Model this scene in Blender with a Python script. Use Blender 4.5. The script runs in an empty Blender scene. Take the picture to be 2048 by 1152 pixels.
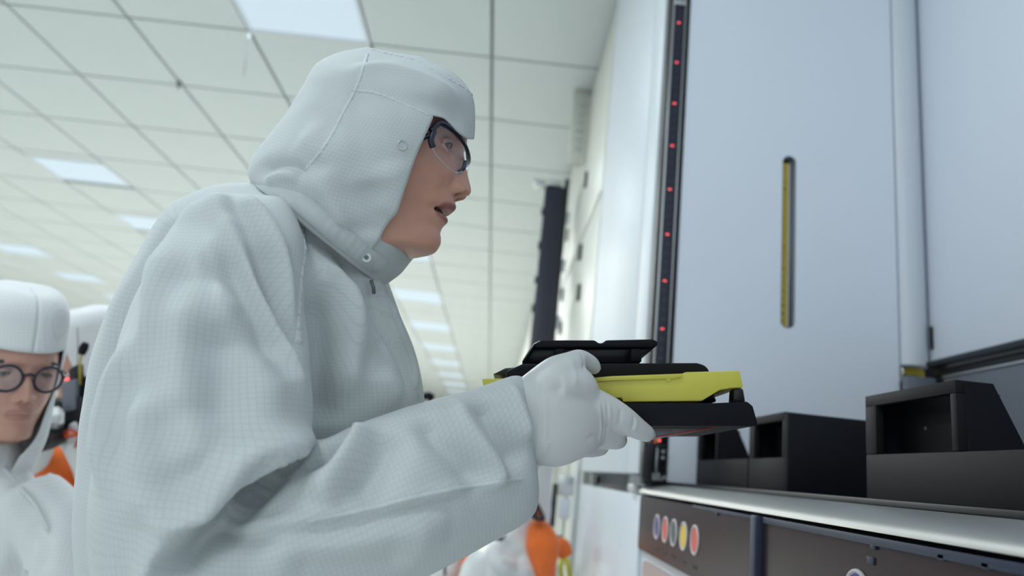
import bpy, bmesh, math, random
import numpy as np
from mathutils import Vector, Matrix, noise
from mathutils.bvhtree import BVHTree

# ------------------------------------------------------------------ camera, world, exposure
scene = bpy.context.scene
COL = scene.collection
FPX = 1450.0
PITCH, YAW, ROLL = math.radians(14.0), math.radians(0.3), math.radians(6.1)
CAM = np.array([0.0, 0.0, 1.25])
FW = np.array([math.sin(YAW)*math.cos(PITCH), math.cos(YAW)*math.cos(PITCH), math.sin(PITCH)])
_r0 = np.array([math.cos(YAW), -math.sin(YAW), 0.0]); _u0 = np.cross(_r0, FW)
RT = _r0*math.cos(ROLL) + _u0*math.sin(ROLL)
UP = -_r0*math.sin(ROLL) + _u0*math.cos(ROLL)
cam = bpy.data.cameras.new('camera'); cam_o = bpy.data.objects.new('camera', cam); COL.objects.link(cam_o)
cam.sensor_width = 36.0; cam.lens = FPX/2048*36.0; cam.clip_start = 0.02; cam.clip_end = 200
M = Matrix(((RT[0], UP[0], -FW[0], CAM[0]), (RT[1], UP[1], -FW[1], CAM[1]), (RT[2], UP[2], -FW[2], CAM[2]), (0, 0, 0, 1)))
cam_o.matrix_world = M
cam.dof.use_dof = True; cam.dof.focus_distance = 0.80; cam.dof.aperture_fstop = 3.4
scene.camera = cam_o
world = bpy.data.worlds.new('world'); scene.world = world; world.use_nodes = True
_bg = world.node_tree.nodes['Background']; _bg.inputs[0].default_value = (0.80, 0.92, 1.0, 1); _bg.inputs[1].default_value = 0.72
scene.view_settings.view_transform = 'Standard'; scene.view_settings.look = 'None'
scene.view_settings.gamma = 1.0; scene.view_settings.exposure = 0.18; scene.view_settings.use_curve_mapping = False
LAMP_POWER = 29.0          # watts of one recessed ceiling fixture

def ray(px, py): return FW + RT*((px-1024)/FPX) + UP*((576-py)/FPX)
def P(px, py, d): return CAM + ray(px, py)*d            # a point at camera depth d
def onplane(px, py, ax, v):
    r = ray(px, py); return CAM + r*((v-CAM[ax])/r[ax])

# ------------------------------------------------------------------ materials
def mat(name, col, rough=0.5, metal=0.0, var=0.04, scale=30.0, bump=0.0, spec=0.5, emit=None, estr=1.0, coat=0.0, sss=0.0):
    m = bpy.data.materials.new(name); m.use_nodes = True; nt = m.node_tree
    b = nt.nodes['Principled BSDF']
    b.inputs['Roughness'].default_value = rough; b.inputs['Metallic'].default_value = metal
    b.inputs['Specular IOR Level'].default_value = spec; b.inputs['Coat Weight'].default_value = coat
    if sss:
        b.inputs['Subsurface Weight'].default_value = sss; b.inputs['Subsurface Radius'].default_value = (0.012, 0.005, 0.003); b.inputs['Subsurface Scale'].default_value = 1.0
    tc = nt.nodes.new('ShaderNodeTexCoord'); nz = nt.nodes.new('ShaderNodeTexNoise')
    nz.inputs['Scale'].default_value = scale; nz.inputs['Detail'].default_value = 4
    nt.links.new(tc.outputs['Object'], nz.inputs['Vector'])
    mr = nt.nodes.new('ShaderNodeMapRange'); mr.inputs[3].default_value = 1-var; mr.inputs[4].default_value = 1+var
    nt.links.new(nz.outputs['Fac'], mr.inputs[0])
    mx = nt.nodes.new('ShaderNodeVectorMath'); mx.operation = 'SCALE'; mx.inputs[0].default_value = col[:3]
    nt.links.new(mr.outputs[0], mx.inputs['Scale']); nt.links.new(mx.outputs[0], b.inputs['Base Color'])
    if bump:
        bp = nt.nodes.new('ShaderNodeBump'); bp.inputs['Strength'].default_value = bump; bp.inputs['Distance'].default_value = 0.001
        nt.links.new(nz.outputs['Fac'], bp.inputs['Height']); nt.links.new(bp.outputs[0], b.inputs['Normal'])
    if emit:
        b.inputs['Emission Color'].default_value = (*emit, 1); b.inputs['Emission Strength'].default_value = estr
    return m

MT = {}
MT['ceil_tile'] = mat('ceil_tile', (0.60, 0.645, 0.645), 0.42, var=0.05, scale=1.3)
MT['ceil_grid'] = mat('ceil_grid', (0.34, 0.36, 0.35), 0.6)
MT['wall'] = mat('wall', (0.80, 0.82, 0.79), 0.6, var=0.02, scale=2)
MT['floor'] = mat('floor', (0.72, 0.73, 0.71), 0.35, var=0.03, scale=3)
MT['white_metal'] = mat('white_metal', (0.66, 0.70, 0.75), 0.34, var=0.015, scale=4)
MT['white_gloss'] = mat('white_gloss', (0.60, 0.645, 0.69), 0.45, var=0.015, scale=4)
MT['cream_metal'] = mat('cream_metal', (0.62, 0.63, 0.57), 0.4, var=0.03, scale=4)
MT['door_blue'] = mat('door_blue', (0.80, 0.84, 0.92), 0.42, var=0.01, scale=3)
MT['black'] = mat('black', (0.008, 0.008, 0.012), 0.42, var=0.12, scale=40)
MT['black_matte'] = mat('black_matte', (0.010, 0.010, 0.014), 0.5, var=0.1, scale=60, bump=0.1, spec=0.12)
MT['black_shelf'] = mat('black_shelf', (0.014, 0.013, 0.015), 0.5, var=0.08, scale=30, spec=0.08)
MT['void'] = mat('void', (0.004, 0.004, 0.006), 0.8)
MT['navy_strip'] = mat('navy_strip', (0.018, 0.018, 0.035), 0.4)
MT['steel'] = mat('steel', (0.40, 0.40, 0.385), 0.46, metal=1.0, var=0.06, scale=12)
MT['alu'] = mat('alu', (0.60, 0.62, 0.62), 0.35, metal=0.8, var=0.05, scale=25)
MT['grey_panel'] = mat('grey_panel', (0.15, 0.16, 0.19), 0.35, var=0.04, scale=5)
MT['screen_dark'] = mat('screen_dark', (0.030, 0.017, 0.021), 0.25, var=0.06, scale=4, spec=0.12)
MT['screen_beige'] = mat('screen_beige', (0.42, 0.33, 0.32), 0.3, var=0.05, scale=4)
MT['navy_seal'] = mat('navy_seal', (0.012, 0.020, 0.050), 0.5)
MT['yellow'] = mat('yellow', (0.66, 0.60, 0.09), 0.36, var=0.03, scale=20)
MT['yellow_cable'] = mat('yellow_cable', (0.42, 0.33, 0.02), 0.5)
MT['ruler'] = mat('ruler', (0.50, 0.38, 0.05), 0.4, var=0.12, scale=60)
MT['orange'] = mat('orange', (0.90, 0.17, 0.02), 0.55, var=0.12, scale=25)
MT['rust'] = mat('rust', (0.16, 0.045, 0.02), 0.5)
MT['red'] = mat('red', (0.55, 0.03, 0.02), 0.4)
MT['led'] = mat('led', (0.8, 0.05, 0.05), 0.4, emit=(1.0, 0.10, 0.11), estr=2.2)
MT['led_off'] = mat('led_off', (0.035, 0.038, 0.07), 0.3)
MT['diffuser'] = mat('diffuser', (0.25, 0.27, 0.28), 0.5, emit=(0.55, 0.70, 0.82), estr=0.66)
MT['c_purple'] = mat('c_purple', (0.07, 0.04, 0.20), 0.4)
MT['c_red'] = mat('c_red', (0.68, 0.10, 0.06), 0.4)
MT['c_green'] = mat('c_green', (0.06, 0.09, 0.09), 0.4)
MT['c_yellow'] = mat('c_yellow', (0.75, 0.50, 0.02), 0.4)
MT['c_blue'] = mat('c_blue', (0.05, 0.04, 0.35), 0.4)
MT['c_ring'] = mat('c_ring', (0.50, 0.45, 0.47), 0.4)
MT['print'] = mat('print', (0.030, 0.022, 0.028), 0.5)

# ------------------------------------------------------------------ helpers
def obj(name, V, F, m, parent=None, smooth=False):
    me = bpy.data.meshes.new(name); me.from_pydata([tuple(map(float, v)) for v in V], [], [tuple(map(int, f)) for f in F]); me.update()
    return link(name, me, m, parent, smooth)
def link(name, me, m, parent=None, smooth=False):
    o = bpy.data.objects.new(name, me); COL.objects.link(o)
    if m is not None and len(me.materials) == 0: me.materials.append(m if not isinstance(m, str) else MT[m])
    if smooth and len(me.polygons): me.polygons.foreach_set('use_smooth', [True]*len(me.polygons))
    if parent: setp(o, parent)
    return o
def setp(o, parent):
    o.parent = parent
    mw = Matrix.Identity(4); q = parent
    while q: mw = q.matrix_basis @ mw if q.parent is None else q.matrix_parent_inverse @ q.matrix_basis @ mw; q = q.parent
    o.matrix_parent_inverse = mw.inverted()
def thing(name, label, cat, loc=(0, 0, 0), group=None):
    o = bpy.data.objects.new(name, None); COL.objects.link(o); o.empty_display_size = 0.05
    o.location = tuple(map(float, loc)); o['label'] = label; o['category'] = cat
    if group: o['group'] = group
    return o
def tag(o, label, cat, group=None):
    o['label'] = label; o['category'] = cat
    if group: o['group'] = group
    return o
def struct(o): o['kind'] = 'structure'; return o
def boxvf(x0, x1, y0, y1, z0, z1):
    V = [(x, y, z) for z in (z0, z1) for y in (y0, y1) for x in (x0, x1)]
    F = [(0, 2, 3, 1), (4, 5, 7, 6), (0, 1, 5, 4), (1, 3, 7, 5), (3, 2, 6, 7), (2, 0, 4, 6)]
    return V, F
def bev(o, w, seg=2):
    bm = bmesh.new(); bm.from_mesh(o.data)
    bmesh.ops.recalc_face_normals(bm, faces=bm.faces)
    es = [e for e in bm.edges if len(e.link_faces) == 2 and e.calc_face_angle(0) > 0.5]
    bmesh.ops.bevel(bm, geom=es, offset=w, segments=seg, affect='EDGES', profile=0.5, clamp_overlap=True)
    bm.to_mesh(o.data); bm.free()
    o.data.polygons.foreach_set('use_smooth', [True]*len(o.data.polygons))
    try: o.data.set_sharp_from_angle(angle=0.6)
    except Exception: pass
    return o
def box(name, x0, x1, y0, y1, z0, z1, m, parent=None, b=0.0, seg=2):
    o = obj(name, *boxvf(min(x0, x1), max(x0, x1), min(y0, y1), max(y0, y1), min(z0, z1), max(z0, z1)), m, parent)
    if b: bev(o, b, seg)
    return o
def prism(name, pts, off, m, parent=None, b=0.0, seg=2):
    """pts: 3D outline; off: extrusion vector."""
    n = len(pts); pts = [np.array(p, float) for p in pts]; off = np.array(off, float)
    V = pts + [p+off for p in pts]
    F = [tuple(range(n))[::-1], tuple(range(n, 2*n))] + [(i, (i+1) % n, (i+1) % n+n, i+n) for i in range(n)]
    o = obj(name, V, F, m, parent)
    bm = bmesh.new(); bm.from_mesh(o.data); bmesh.ops.recalc_face_normals(bm, faces=bm.faces); bm.to_mesh(o.data); bm.free()
    if b: bev(o, b, seg)
    return o
def unit(v): v = np.array(v, float); return v/max(np.linalg.norm(v), 1e-9)
def catmull(pts, n):
    pts = np.array(pts, float); k = len(pts)
    if k == 2: return np.array([pts[0]+(pts[1]-pts[0])*t for t in np.linspace(0, 1, n)])
    ext = np.vstack([2*pts[0]-pts[1], pts, 2*pts[-1]-pts[-2]]); out = []
    for t in np.linspace(0, k-1, n):
        i = min(int(t), k-2); u = t-i; a, b, c, d = ext[i:i+4]
        out.append(0.5*((2*b)+(c-a)*u+(2*a-5*b+4*c-d)*u*u+(3*b-a-3*c+d)*u**3))
    return np.array(out)
def sweep(pts, radii, nseg=12, n=None, cap=True, flat=None):
    """round tube along points; flat=(vec, k) squeezes along vec"""
    if n: radii = catmull(np.array(radii, float).reshape(-1, 1), n)[:, 0] if len(radii) == len(pts) else np.interp(np.linspace(0, 1, n), np.linspace(0, 1, len(radii)), radii); pts = catmull(pts, n)
    pts = np.array(pts, float); k = len(pts); V = []; F = []
    t0 = unit(pts[1]-pts[0]); a = unit(np.cross(t0, [0.31, 0.2, 0.93]))
    for i in range(k):
        t = unit(pts[min(i+1, k-1)]-pts[max(i-1, 0)]); a = unit(a - t*(a@t)); b = np.cross(t, a)
        for j in range(nseg):
            an = 2*math.pi*j/nseg; o = (a*math.cos(an)+b*math.sin(an))*radii[i]
            if flat is not None: fv = unit(flat[0]); o = o - fv*(o@fv)*(1-flat[1])
            V.append(pts[i]+o)
    for i in range(k-1):
        for j in range(nseg):
            j2 = (j+1) % nseg; F.append((i*nseg+j, i*nseg+j2, (i+1)*nseg+j2, (i+1)*nseg+j))
    if cap:
        F.append(tuple(range(nseg))[::-1]); F.append(tuple((k-1)*nseg+j for j in range(nseg)))
    return V, F
def tube(name, pts, r, m, parent=None, nseg=10, n=None, flat=None):
    rr = [r]*len(pts) if np.isscalar(r) else r
    return obj(name, *sweep(pts, rr, nseg, n, True, flat), m, parent, True)
def disc(name, c, normal, r, h, m, parent=None, nseg=28, r2=None):
    nrm = unit(normal); a = unit(np.cross(nrm, [0.1, 0.3, 0.9])); b = np.cross(nrm, a); c = np.array(c, float)
    V = []; r2 = r if r2 is None else r2
    for k, rr in ((0, r), (1, r2)):
        V += [c+nrm*h*k+(a*math.cos(2*math.pi*j/nseg)+b*math.sin(2*math.pi*j/nseg))*rr for j in range(nseg)]
    F = [tuple(range(nseg))[::-1], tuple(range(nseg, 2*nseg))] + [(j, (j+1) % nseg, (j+1) % nseg+nseg, j+nseg) for j in range(nseg)]
    return obj(name, V, F, m, parent)
def ring(name, c, normal, R, r, m, parent=None, n=28, k=8):
    nrm = unit(normal); a = unit(np.cross(nrm, [0.1, 0.3, 0.9])); b = np.cross(nrm, a); c = np.array(c, float); V = []; F = []
    for i in range(n):
        d = a*math.cos(2*math.pi*i/n)+b*math.sin(2*math.pi*i/n)
        for j in range(k): V.append(c+d*(R+r*math.cos(2*math.pi*j/k))+nrm*r*math.sin(2*math.pi*j/k))
    for i in range(n):
        for j in range(k): F.append((i*k+j, ((i+1) % n)*k+j, ((i+1) % n)*k+(j+1) % k, i*k+(j+1) % k))
    return obj(name, V, F, m, parent, True)
ORD = ['first', 'second', 'third', 'fourth', 'fifth', 'sixth', 'seventh', 'eighth', 'ninth', 'tenth', 'eleventh', 'twelfth', 'thirteenth', 'fourteenth', 'fifteenth', 'sixteenth']

# ------------------------------------------------------------------ room shell
ZC = 3.85
XL, XR, YB, YF = -13.0, 0.43, 31.0, -4.0
struct(box('floor', XL-.2, 3.5, YF, YB+.2, -0.1, 0.0, 'floor'))
ceil = struct(box('ceiling', XL-.2, 3.5, YF, YB+.2, ZC+.03, ZC+.15, 'ceil_grid'))
struct(box('wall_left', XL-.2, XL, YF, YB, 0, ZC+.03, 'wall'))
struct(box('wall_back', XL-.2, 3.5, YB, YB+.2, 0, ZC+.03, 'wall'))
TX0, TW, TY0, TD, GAP = -0.27, 0.80, 4.26, 0.875, 0.021
lights = []                                   # (x0, x1, y0, y1, row name, order)
def light_cells():
    for k in range(-3, 10):
        y1 = TY0+2.62*k; lights.append((TX0-2*TW, TX0-TW, y1-TD, y1, 0, k+3))
    for k in (-4, -3, 0, 1, 2, 3, 4, 5, 6, 7, 8): lights.append((TX0-6*TW, TX0-5*TW, 7.05+1.75*k, 7.68+1.75*k, 1, k+4))
    for k in range(-5, 8): lights.append((TX0-10*TW, TX0-9*TW, 11.1+1.75*k, 11.72+1.75*k, 2, k+5))
light_cells()
def covered(x0, x1, y0, y1):
    for a in lights:
        if a[0] < x1-.05 and a[1] > x0+.05 and a[2] < y1-.03 and a[3] > y0+.03: return a
    return None
tile_me = {}
far_V, far_F = [], []
for i in range(-16, 3):
    for j in range(-9, 31):
        x0, x1 = TX0+i*TW, TX0+(i+1)*TW; y0, y1 = TY0+(j-1)*TD, TY0+j*TD
        if x1 < XL or y1 > YB+.3: continue
        c = covered(x0, x1, y0, y1); parts = [(y0, y1)]
        if c:
            parts = []
            if c[2]-y0 > .12: parts.append((y0, c[2]))
            if y1-c[3] > .12: parts.append((c[3], y1))
        for (a, b) in parts:
            near = -1 < y0 < 11.6 and x0 > -10 and y0 > 2
            g = GAP/2
            if near:
                key = round(b-a, 3)
                if key not in tile_me:
                    me = bpy.data.meshes.new('ceiling_tile'); V, F = boxvf(g, TW-g, g, b-a-g, 0, .03); me.from_pydata(V, [], F); me.materials.append(MT['ceil_tile']); tile_me[key] = me
                o = bpy.data.objects.new('ceiling_tile', tile_me[key]); COL.objects.link(o); o.location = (x0, a, ZC); setp(o, ceil)
            else:
                V, F = boxvf(x0+g, x1-g, a+g, b-g, ZC, ZC+.03); n0 = len(far_V); far_V += V; far_F += [tuple(q+n0 for q in f) for f in F]
far = obj('far_ceiling_tiles', far_V, far_F, 'ceil_tile', ceil); far['kind'] = 'stuff'
ROWN = ['the row above the hooded woman', 'the row left of her shoulder', 'the far left row']
for (x0, x1, y0, y1, r, k) in lights:
    if y1 > YB: continue
    t = thing('ceiling_light', f'flat white ceiling light panel, {ORD[k]} from the camera in {ROWN[r]}', 'ceiling light', ((x0+x1)/2, (y0+y1)/2, ZC), 'recessed ceiling light panels')
    V = []; F = []
    for q in ((x0, x1, y0, y0+.025), (x0, x1, y1-.025, y1), (x0, x0+.025, y0+.025, y1-.025), (x1-.025, x1, y0+.025, y1-.025)):
        v, f = boxvf(q[0], q[1], q[2], q[3], ZC-.004, ZC+.03); n0 = len(V); V += v; F += [tuple(a+n0 for a in ff) for ff in f]
    obj('frame', V, F, 'white_metal', t)
    box('diffuser', x0+.025, x1-.025, y0+.025, y1-.025, ZC+.002, ZC+.028, 'diffuser', t)
    l = bpy.data.lights.new('fixture_lamp', 'AREA'); l.shape = 'RECTANGLE'; l.size = x1-x0-.06; l.size_y = y1-y0-.06
    l.energy = LAMP_POWER*(y1-y0)/TD*(1.0 if y1 < 8 else 1.6); l.color = (0.86, 0.95, 1.0) if y1 < 8 else (0.97, 0.985, 0.95)
    lo = bpy.data.objects.new('fixture_lamp', l); COL.objects.link(lo); lo.location = ((x0+x1)/2, (y0+y1)/2, ZC-.006); setp(lo, t)
# sprinklers with pull cords at two grid crossings
for (px, py, lab, l1) in ((499, 64, 'small white ceiling hook at the corner of the large light, thin cord hanging', (487, 155)), (359, 166, 'small dark ceiling hook at a grid crossing left of the hood', None)):
    c = onplane(px, py, 2, ZC); t = thing('ceiling_hook', lab, 'hook', c)
    disc('base', c+np.array([0, 0, -.012]), (0, 0, 1), .022, .014, 'white_metal' if l1 else 'grey_panel', t, 16)
    tube('stem', [c+np.array([0, 0, -.01]), c+np.array([0, 0, -.05])], .008, 'white_metal' if l1 else 'grey_panel', t, 8)
    if l1: tube('cord', [c+np.array([0, 0, -.05]), P(488, 152, (c-CAM)@FW)], .0025, 'grey_panel', t, 6)
# ------------------------------------------------------------------ the machine on the right
def bx(name, parent, m, x0, x1, y0, y1, z0, z1, b=0.002): return box(name, x0, x1, y0, y1, z0, z1, m, parent, b)
# far row of cream cabinets
wr = thing('cabinet_row', 'distant cream cabinet row along the aisle behind the black rack', 'cabinet', (.7, 8, 0))
yy = 3.42; k = 0
while yy < 30.5:
    w = 1.15 if k < 8 else 2.6
    p = bx('cabinet_panel', wr, 'cream_metal', .432, .60, yy, min(yy+w-.02, 30.8), .12, 2.7, .004)
    q = bx('upper_panel', wr, 'cream_metal', .428, .60, yy, min(yy+w-.02, 30.8), 2.72, ZC-.05, .004)
    if k < 6:
        for (dz, dy) in ((2.27, .78), (2.86-.3, .9), (1.75, .2), (3.05, .9)):
            hd = bx('latch', wr, 'black', .412, .432, yy+dy, yy+dy+.05, dz, dz+.10, .004)
    yy += w; k += 1
bx('plinth', wr, 'grey_panel', .45, .60, 3.42, 30.8, 0, .11, .002)
bx('back_body', wr, 'cream_metal', .605, 1.3, 3.42, 30.8, 0, ZC-.05, .002)
# vent grille high on the cabinet wall
vg = thing('vent_grille', 'slotted vent grille high on the cream wall under the ceiling', 'vent', (.3, 5.2, 3.6))
bx('frame', vg, 'cream_metal', .31, .41, 4.55, 4.62, 3.3, ZC-.005, .003)
for i in range(6): bx('slot', vg, 'alu', .345, .400, 4.543, 4.549, 3.72-.065*i, 3.74-.065*i, 0)
# black rack standing proud of the cabinets
rk = thing('equipment_rack', 'tall black rack slab standing out from the cream cabinets', 'rack', (.27, 4.85, 0))
bx('body', rk, 'navy_strip', .185, .345, 4.80, 4.95, 0, 3.22, .006)
bx('edge_strip', rk, 'black', .318, .350, 4.79, 4.80, 0, 3.28, .002)
bx('foot', rk, 'black', .17, .36, 4.78, 4.97, 0, .05, .004)
bk = bx('top_bracket', rk, 'alu', .10, .19, 4.79, 4.84, 3.20, 3.255, .004)
bx('clamp', rk, 'alu', .20, .30, 4.79, 4.84, 3.225, 3.265, .004)
for i, z in enumerate((2.95, 2.6, 2.2)): bx('hinge', rk, 'alu', .345, .375, 4.80, 4.83, z, z+.09, .004)
for i, z in enumerate((3.0, 2.75, 2.5, 2.3)): bx('cable_clip', rk, 'black', .172, .186, 4.80, 4.83, z, z+.05, .003)
# clear door edge beside the lower cabinet
cd = thing('clear_door', 'narrow clear plastic door edge beside the lower white cabinet', 'door', (.38, 3.5, 0))
bx('edge_profile', cd, 'alu', .395, .418, 3.39, 3.405, .02, 1.36, .003)
bx('inner_profile', cd, 'cream_metal', .36, .372, 3.45, 3.46, .02, 1.34, .003)
bx('hinge_block', cd, 'alu', .325, .392, 3.40, 3.44, 1.16, 1.25, .006)
bx('hinge_plate', cd, 'white_metal', .335, .385, 3.40, 3.43, 1.06, 1.15, .006)
bx('latch', cd, 'black', .30, .322, 3.42, 3.45, 1.02, 1.21, .004)
bx('sticker', cd, 'grey_panel', .33, .36, 3.40, 3.41, .90, .99, .001)
# tall white cabinet
tc_ = thing('tall_cabinet', 'tall glossy white cabinet left of the red dotted light post', 'cabinet', (.8, 2.7, 1.27))
bx('body', tc_, 'white_metal', .44, 1.1, 2.06, 3.38, 1.276, ZC-.06, .003)
bx('wide_panel', tc_, 'white_gloss', .416, .44, 2.27, 3.38, 1.276, ZC-.06, .004)
bx('narrow_panel', tc_, 'white_gloss', .410, .44, 2.055, 2.225, 1.276, ZC-.06, .005)
bx('groove', tc_, 'door_blue', .428, .442, 2.22, 2.275, 1.276, ZC-.06, 0)
bx('seam_strip', tc_, 'cream_metal', .412, .418, 3.36, 3.40, 1.276, ZC-.06, .001)
# lower white cabinet and the open shelf on it
lc = thing('lower_cabinet', 'low white cabinet with pale side panel below the tall cabinet', 'cabinet', (.8, 2.7, 0))
bx('side_panel', lc, 'white_metal', .418, .44, 2.035, 3.37, .05, 1.220, .003)
bx('body', lc, 'white_metal', .44, 1.3, 2.04, 3.37, .05, 1.215, .002)
bx('plinth', lc, 'grey_panel', .46, 1.3, 2.04, 3.37, 0, .05, 0)
bx('panel_joint', lc, 'door_blue', .4165, .4185, 2.33, 2.334, .05, 1.10, 0)
bx('shelf_back', lc, 'grey_panel', .52, .54, 2.06, 3.37, 1.215, 1.276, 0)
bx('shelf_rail', lc, 'black', .43, .45, 2.30, 3.10, 1.2155, 1.232, .002)
bx('shelf_stop', lc, 'black', .425, .445, 2.95, 3.0, 1.2155, 1.262, .003)
bx('shelf_upright', lc, 'alu', .43, .44, 3.12, 3.14, 1.2155, 1.276, .002)
bx('shelf_clip', lc, 'alu', .40, .43, 2.07, 2.14, 1.226, 1.246, .003)
bx('shelf_block', lc, 'grey_panel', .43, .52, 2.06, 2.28, 1.216, 1.275, .002)
# lower housing with coloured-dot panels
mh = thing('process_machine', 'machine base with dark glossy panels and coloured dots under the steel rail', 'machine', (.8, 1.1, 0))
bx('housing', mh, 'white_metal', .428, 1.25, 0.02, 2.03, .05, 1.215, .004)
bx('plinth', mh, 'grey_panel', .46, 1.25, .05, 2.0, 0, .05, 0)
def rrect_panel(name, parent, m, y0, y1, z0, z1, x0=.416, x1=.43, r=.014):
    pts = []
    for (cy, cz, a0) in ((y1-r, z1-r, 0), (y0+r, z1-r, 90), (y0+r, z0+r, 180), (y1-r, z0+r, 270)):
        for i in range(5):
            a = math.radians(a0+i*22.5); pts.append((x0, cy+r*math.cos(a), cz+r*math.sin(a)))
    return prism(name, pts, (x1-x0, 0, 0), m, parent)
p1 = rrect_panel('dark_panel', mh, 'screen_dark', 1.152, 2.027, 1.084, 1.2185)
p2 = rrect_panel('dark_panel', mh, 'screen_dark', .22, 1.122, 1.000, 1.2185)
rrect_panel('beige_panel', mh, 'screen_beige', 1.16, 1.95, .70, 1.062)
bx('navy_seal', mh, 'navy_seal', .405, .43, 1.126, 1.150, .9, 1.222, .004)
bx('navy_edge', mh, 'navy_seal', .413, .418, .22, 1.118, 1.212, 1.221, .001)
bx('navy_edge', mh, 'navy_seal', .413, .418, 1.152, 1.50, 1.214, 1.220, .001)
for (pp, ys, z, R, cols) in ((p1, (1.81, 1.726, 1.648, 1.566, 1.482), 1.154, .0265, ('c_purple', 'c_red', 'c_green', 'c_yellow', 'c_red')),
                             (p2, (.838, .757, .676, .595, .514), 1.155, .0265, ('c_blue', 'c_red', 'c_green', 'c_yellow', 'c_red'))):
    for i, (y, c) in enumerate(zip(ys, cols)):
        d = disc('colour_dot', (.4163, y, z), (-1, 0, 0), R, .0012, c, pp)
        ring('dot_rim', (.4155, y, z), (-1, 0, 0), R, .0028, 'c_ring', pp)
        for j in range(4):       # faded caption under each dot
            bx('caption_mark', pp, 'print', .4150, .4162, y-.018+.010*j, y-.011+.010*j, z-.052+.0, z-.046, 0)
for (y, z) in ((1.345, 1.205), (.80, 1.204), (.68, 1.207), (.62, 1.207)): bx('edge_clip', mh, 'navy_seal', .413, .4165, y-.005, y+.005, z+.004, z+.010, .001)
bx('small_mark', p2, 'navy_seal', .414, .4165, .80, .815, 1.192, 1.200, .001); 
# steel rail
rail = []
for i in range(9):
    a = math.radians(90*i/8); rail.append((.508-.096*math.cos(a)*1.0, 0, 1.226+.028*math.sin(a)))
rail += [(.508, 0, 1.2225)]
ro = prism('steel_rail', [(p[0], -.05, p[2]) for p in rail], (0, 2.09, 0), 'steel'); ro.data.polygons.foreach_set('use_smooth', [True]*len(ro.data.polygons)); ro.data.set_sharp_from_angle(angle=.7)
tag(ro, 'rounded steel rail running along the machine edge above the dark panels', 'rail')
# deck
dk = thing('machine_deck', 'flat black deck with low lip carrying the black holders', 'deck', (.85, 1, 1.26))
bx('plate', dk, 'black', .512, 1.195, -.05, 1.985, 1.2155, 1.2535, .001)
bx('holder_bed', dk, 'black', .536, 1.19, -.05, 1.985, 1.254, 1.2624, 0)
bx('lip', dk, 'black', .512, .535, -.05, 1.96, 1.254, 1.2625, .001)
# light post
lp = thing('light_post', 'slim black post with a column of small red lights', 'light post', (.44, 2.0, 1.25))
ZT = 2.735
bx('frame', lp, 'black', .414, .474, 2.000, 2.048, 1.25, 2.95, .003)
bx('left_profile', lp, 'alu', .4225, .4275, 1.992, 2.001, 1.33, ZT, .001)
bx('right_profile', lp, 'alu', .4615, .4645, 1.992, 2.001, 1.40, ZT, .001)
st = bx('strip', lp, 'navy_strip', .4285, .4605, 1.995, 2.001, 1.262, ZT-.012, .001)
tb = bx('top_clip', lp, 'alu', .4255, .4625, 1.990, 2.001, ZT-.012, ZT+.004, .002)
for x in (.427, .443, .459): bx('clip_pin', tb, 'alu', x-.003, x+.003, 1.990, 2.0, ZT+.004, ZT+.07, .001)
for i in range(10):
    z = 2.660-.1405*i
    for dx in (0, .0045):
        if z > 1.4: disc('red_light', (.4440+dx-.003, 1.9951, z), (0, -1, 0), .0021, .0008, 'led', st, 10)
    for q in range(1, 5):
        if z > 1.5: bx('dark_segment', st, 'led_off', .4395, .4495, 1.9940, 1.9951, z-.0281*q-.003, z-.0281*q+.003, 0)
disc('red_light', (.452, 1.9951, 1.368), (0, -1, 0), .0032, .0008, 'led', st, 10)
# hardware at the post foot
fh = thing('post_bracket', 'chrome hinge bracket at the foot of the light post', 'bracket', (.44, 1.98, 1.26))
bx('side_plate', fh, 'black', .402, .430, 1.955, 1.99, 1.262, 1.355, .002)
for x in (.420, .440): tube('pillar', [(x, 1.965, 1.27), (x, 1.965, 1.352)], .0045, 'steel', fh, 8)
bx('cross_bar', fh, 'steel', .412, .462, 1.96, 1.968, 1.262, 1.272, .002)
bx('cross_bar', fh, 'black', .412, .470, 1.96, 1.968, 1.348, 1.356, .002)
for (x, z) in ((.455, 1.338), (.455, 1.322), (.462, 1.272), (.43, 1.276), (.445, 1.277)): disc('screw', (x, 1.96, z), (0, -1, 0), .005, .004, 'steel', fh, 12)
bx('red_tag', fh, 'red', .428, .4335, 1.958, 1.964, 1.358, 1.388, 0)
bx('yellow_tag', fh, 'ruler', .434, .438, 1.958, 1.964, 1.358, 1.388, 0)
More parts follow.
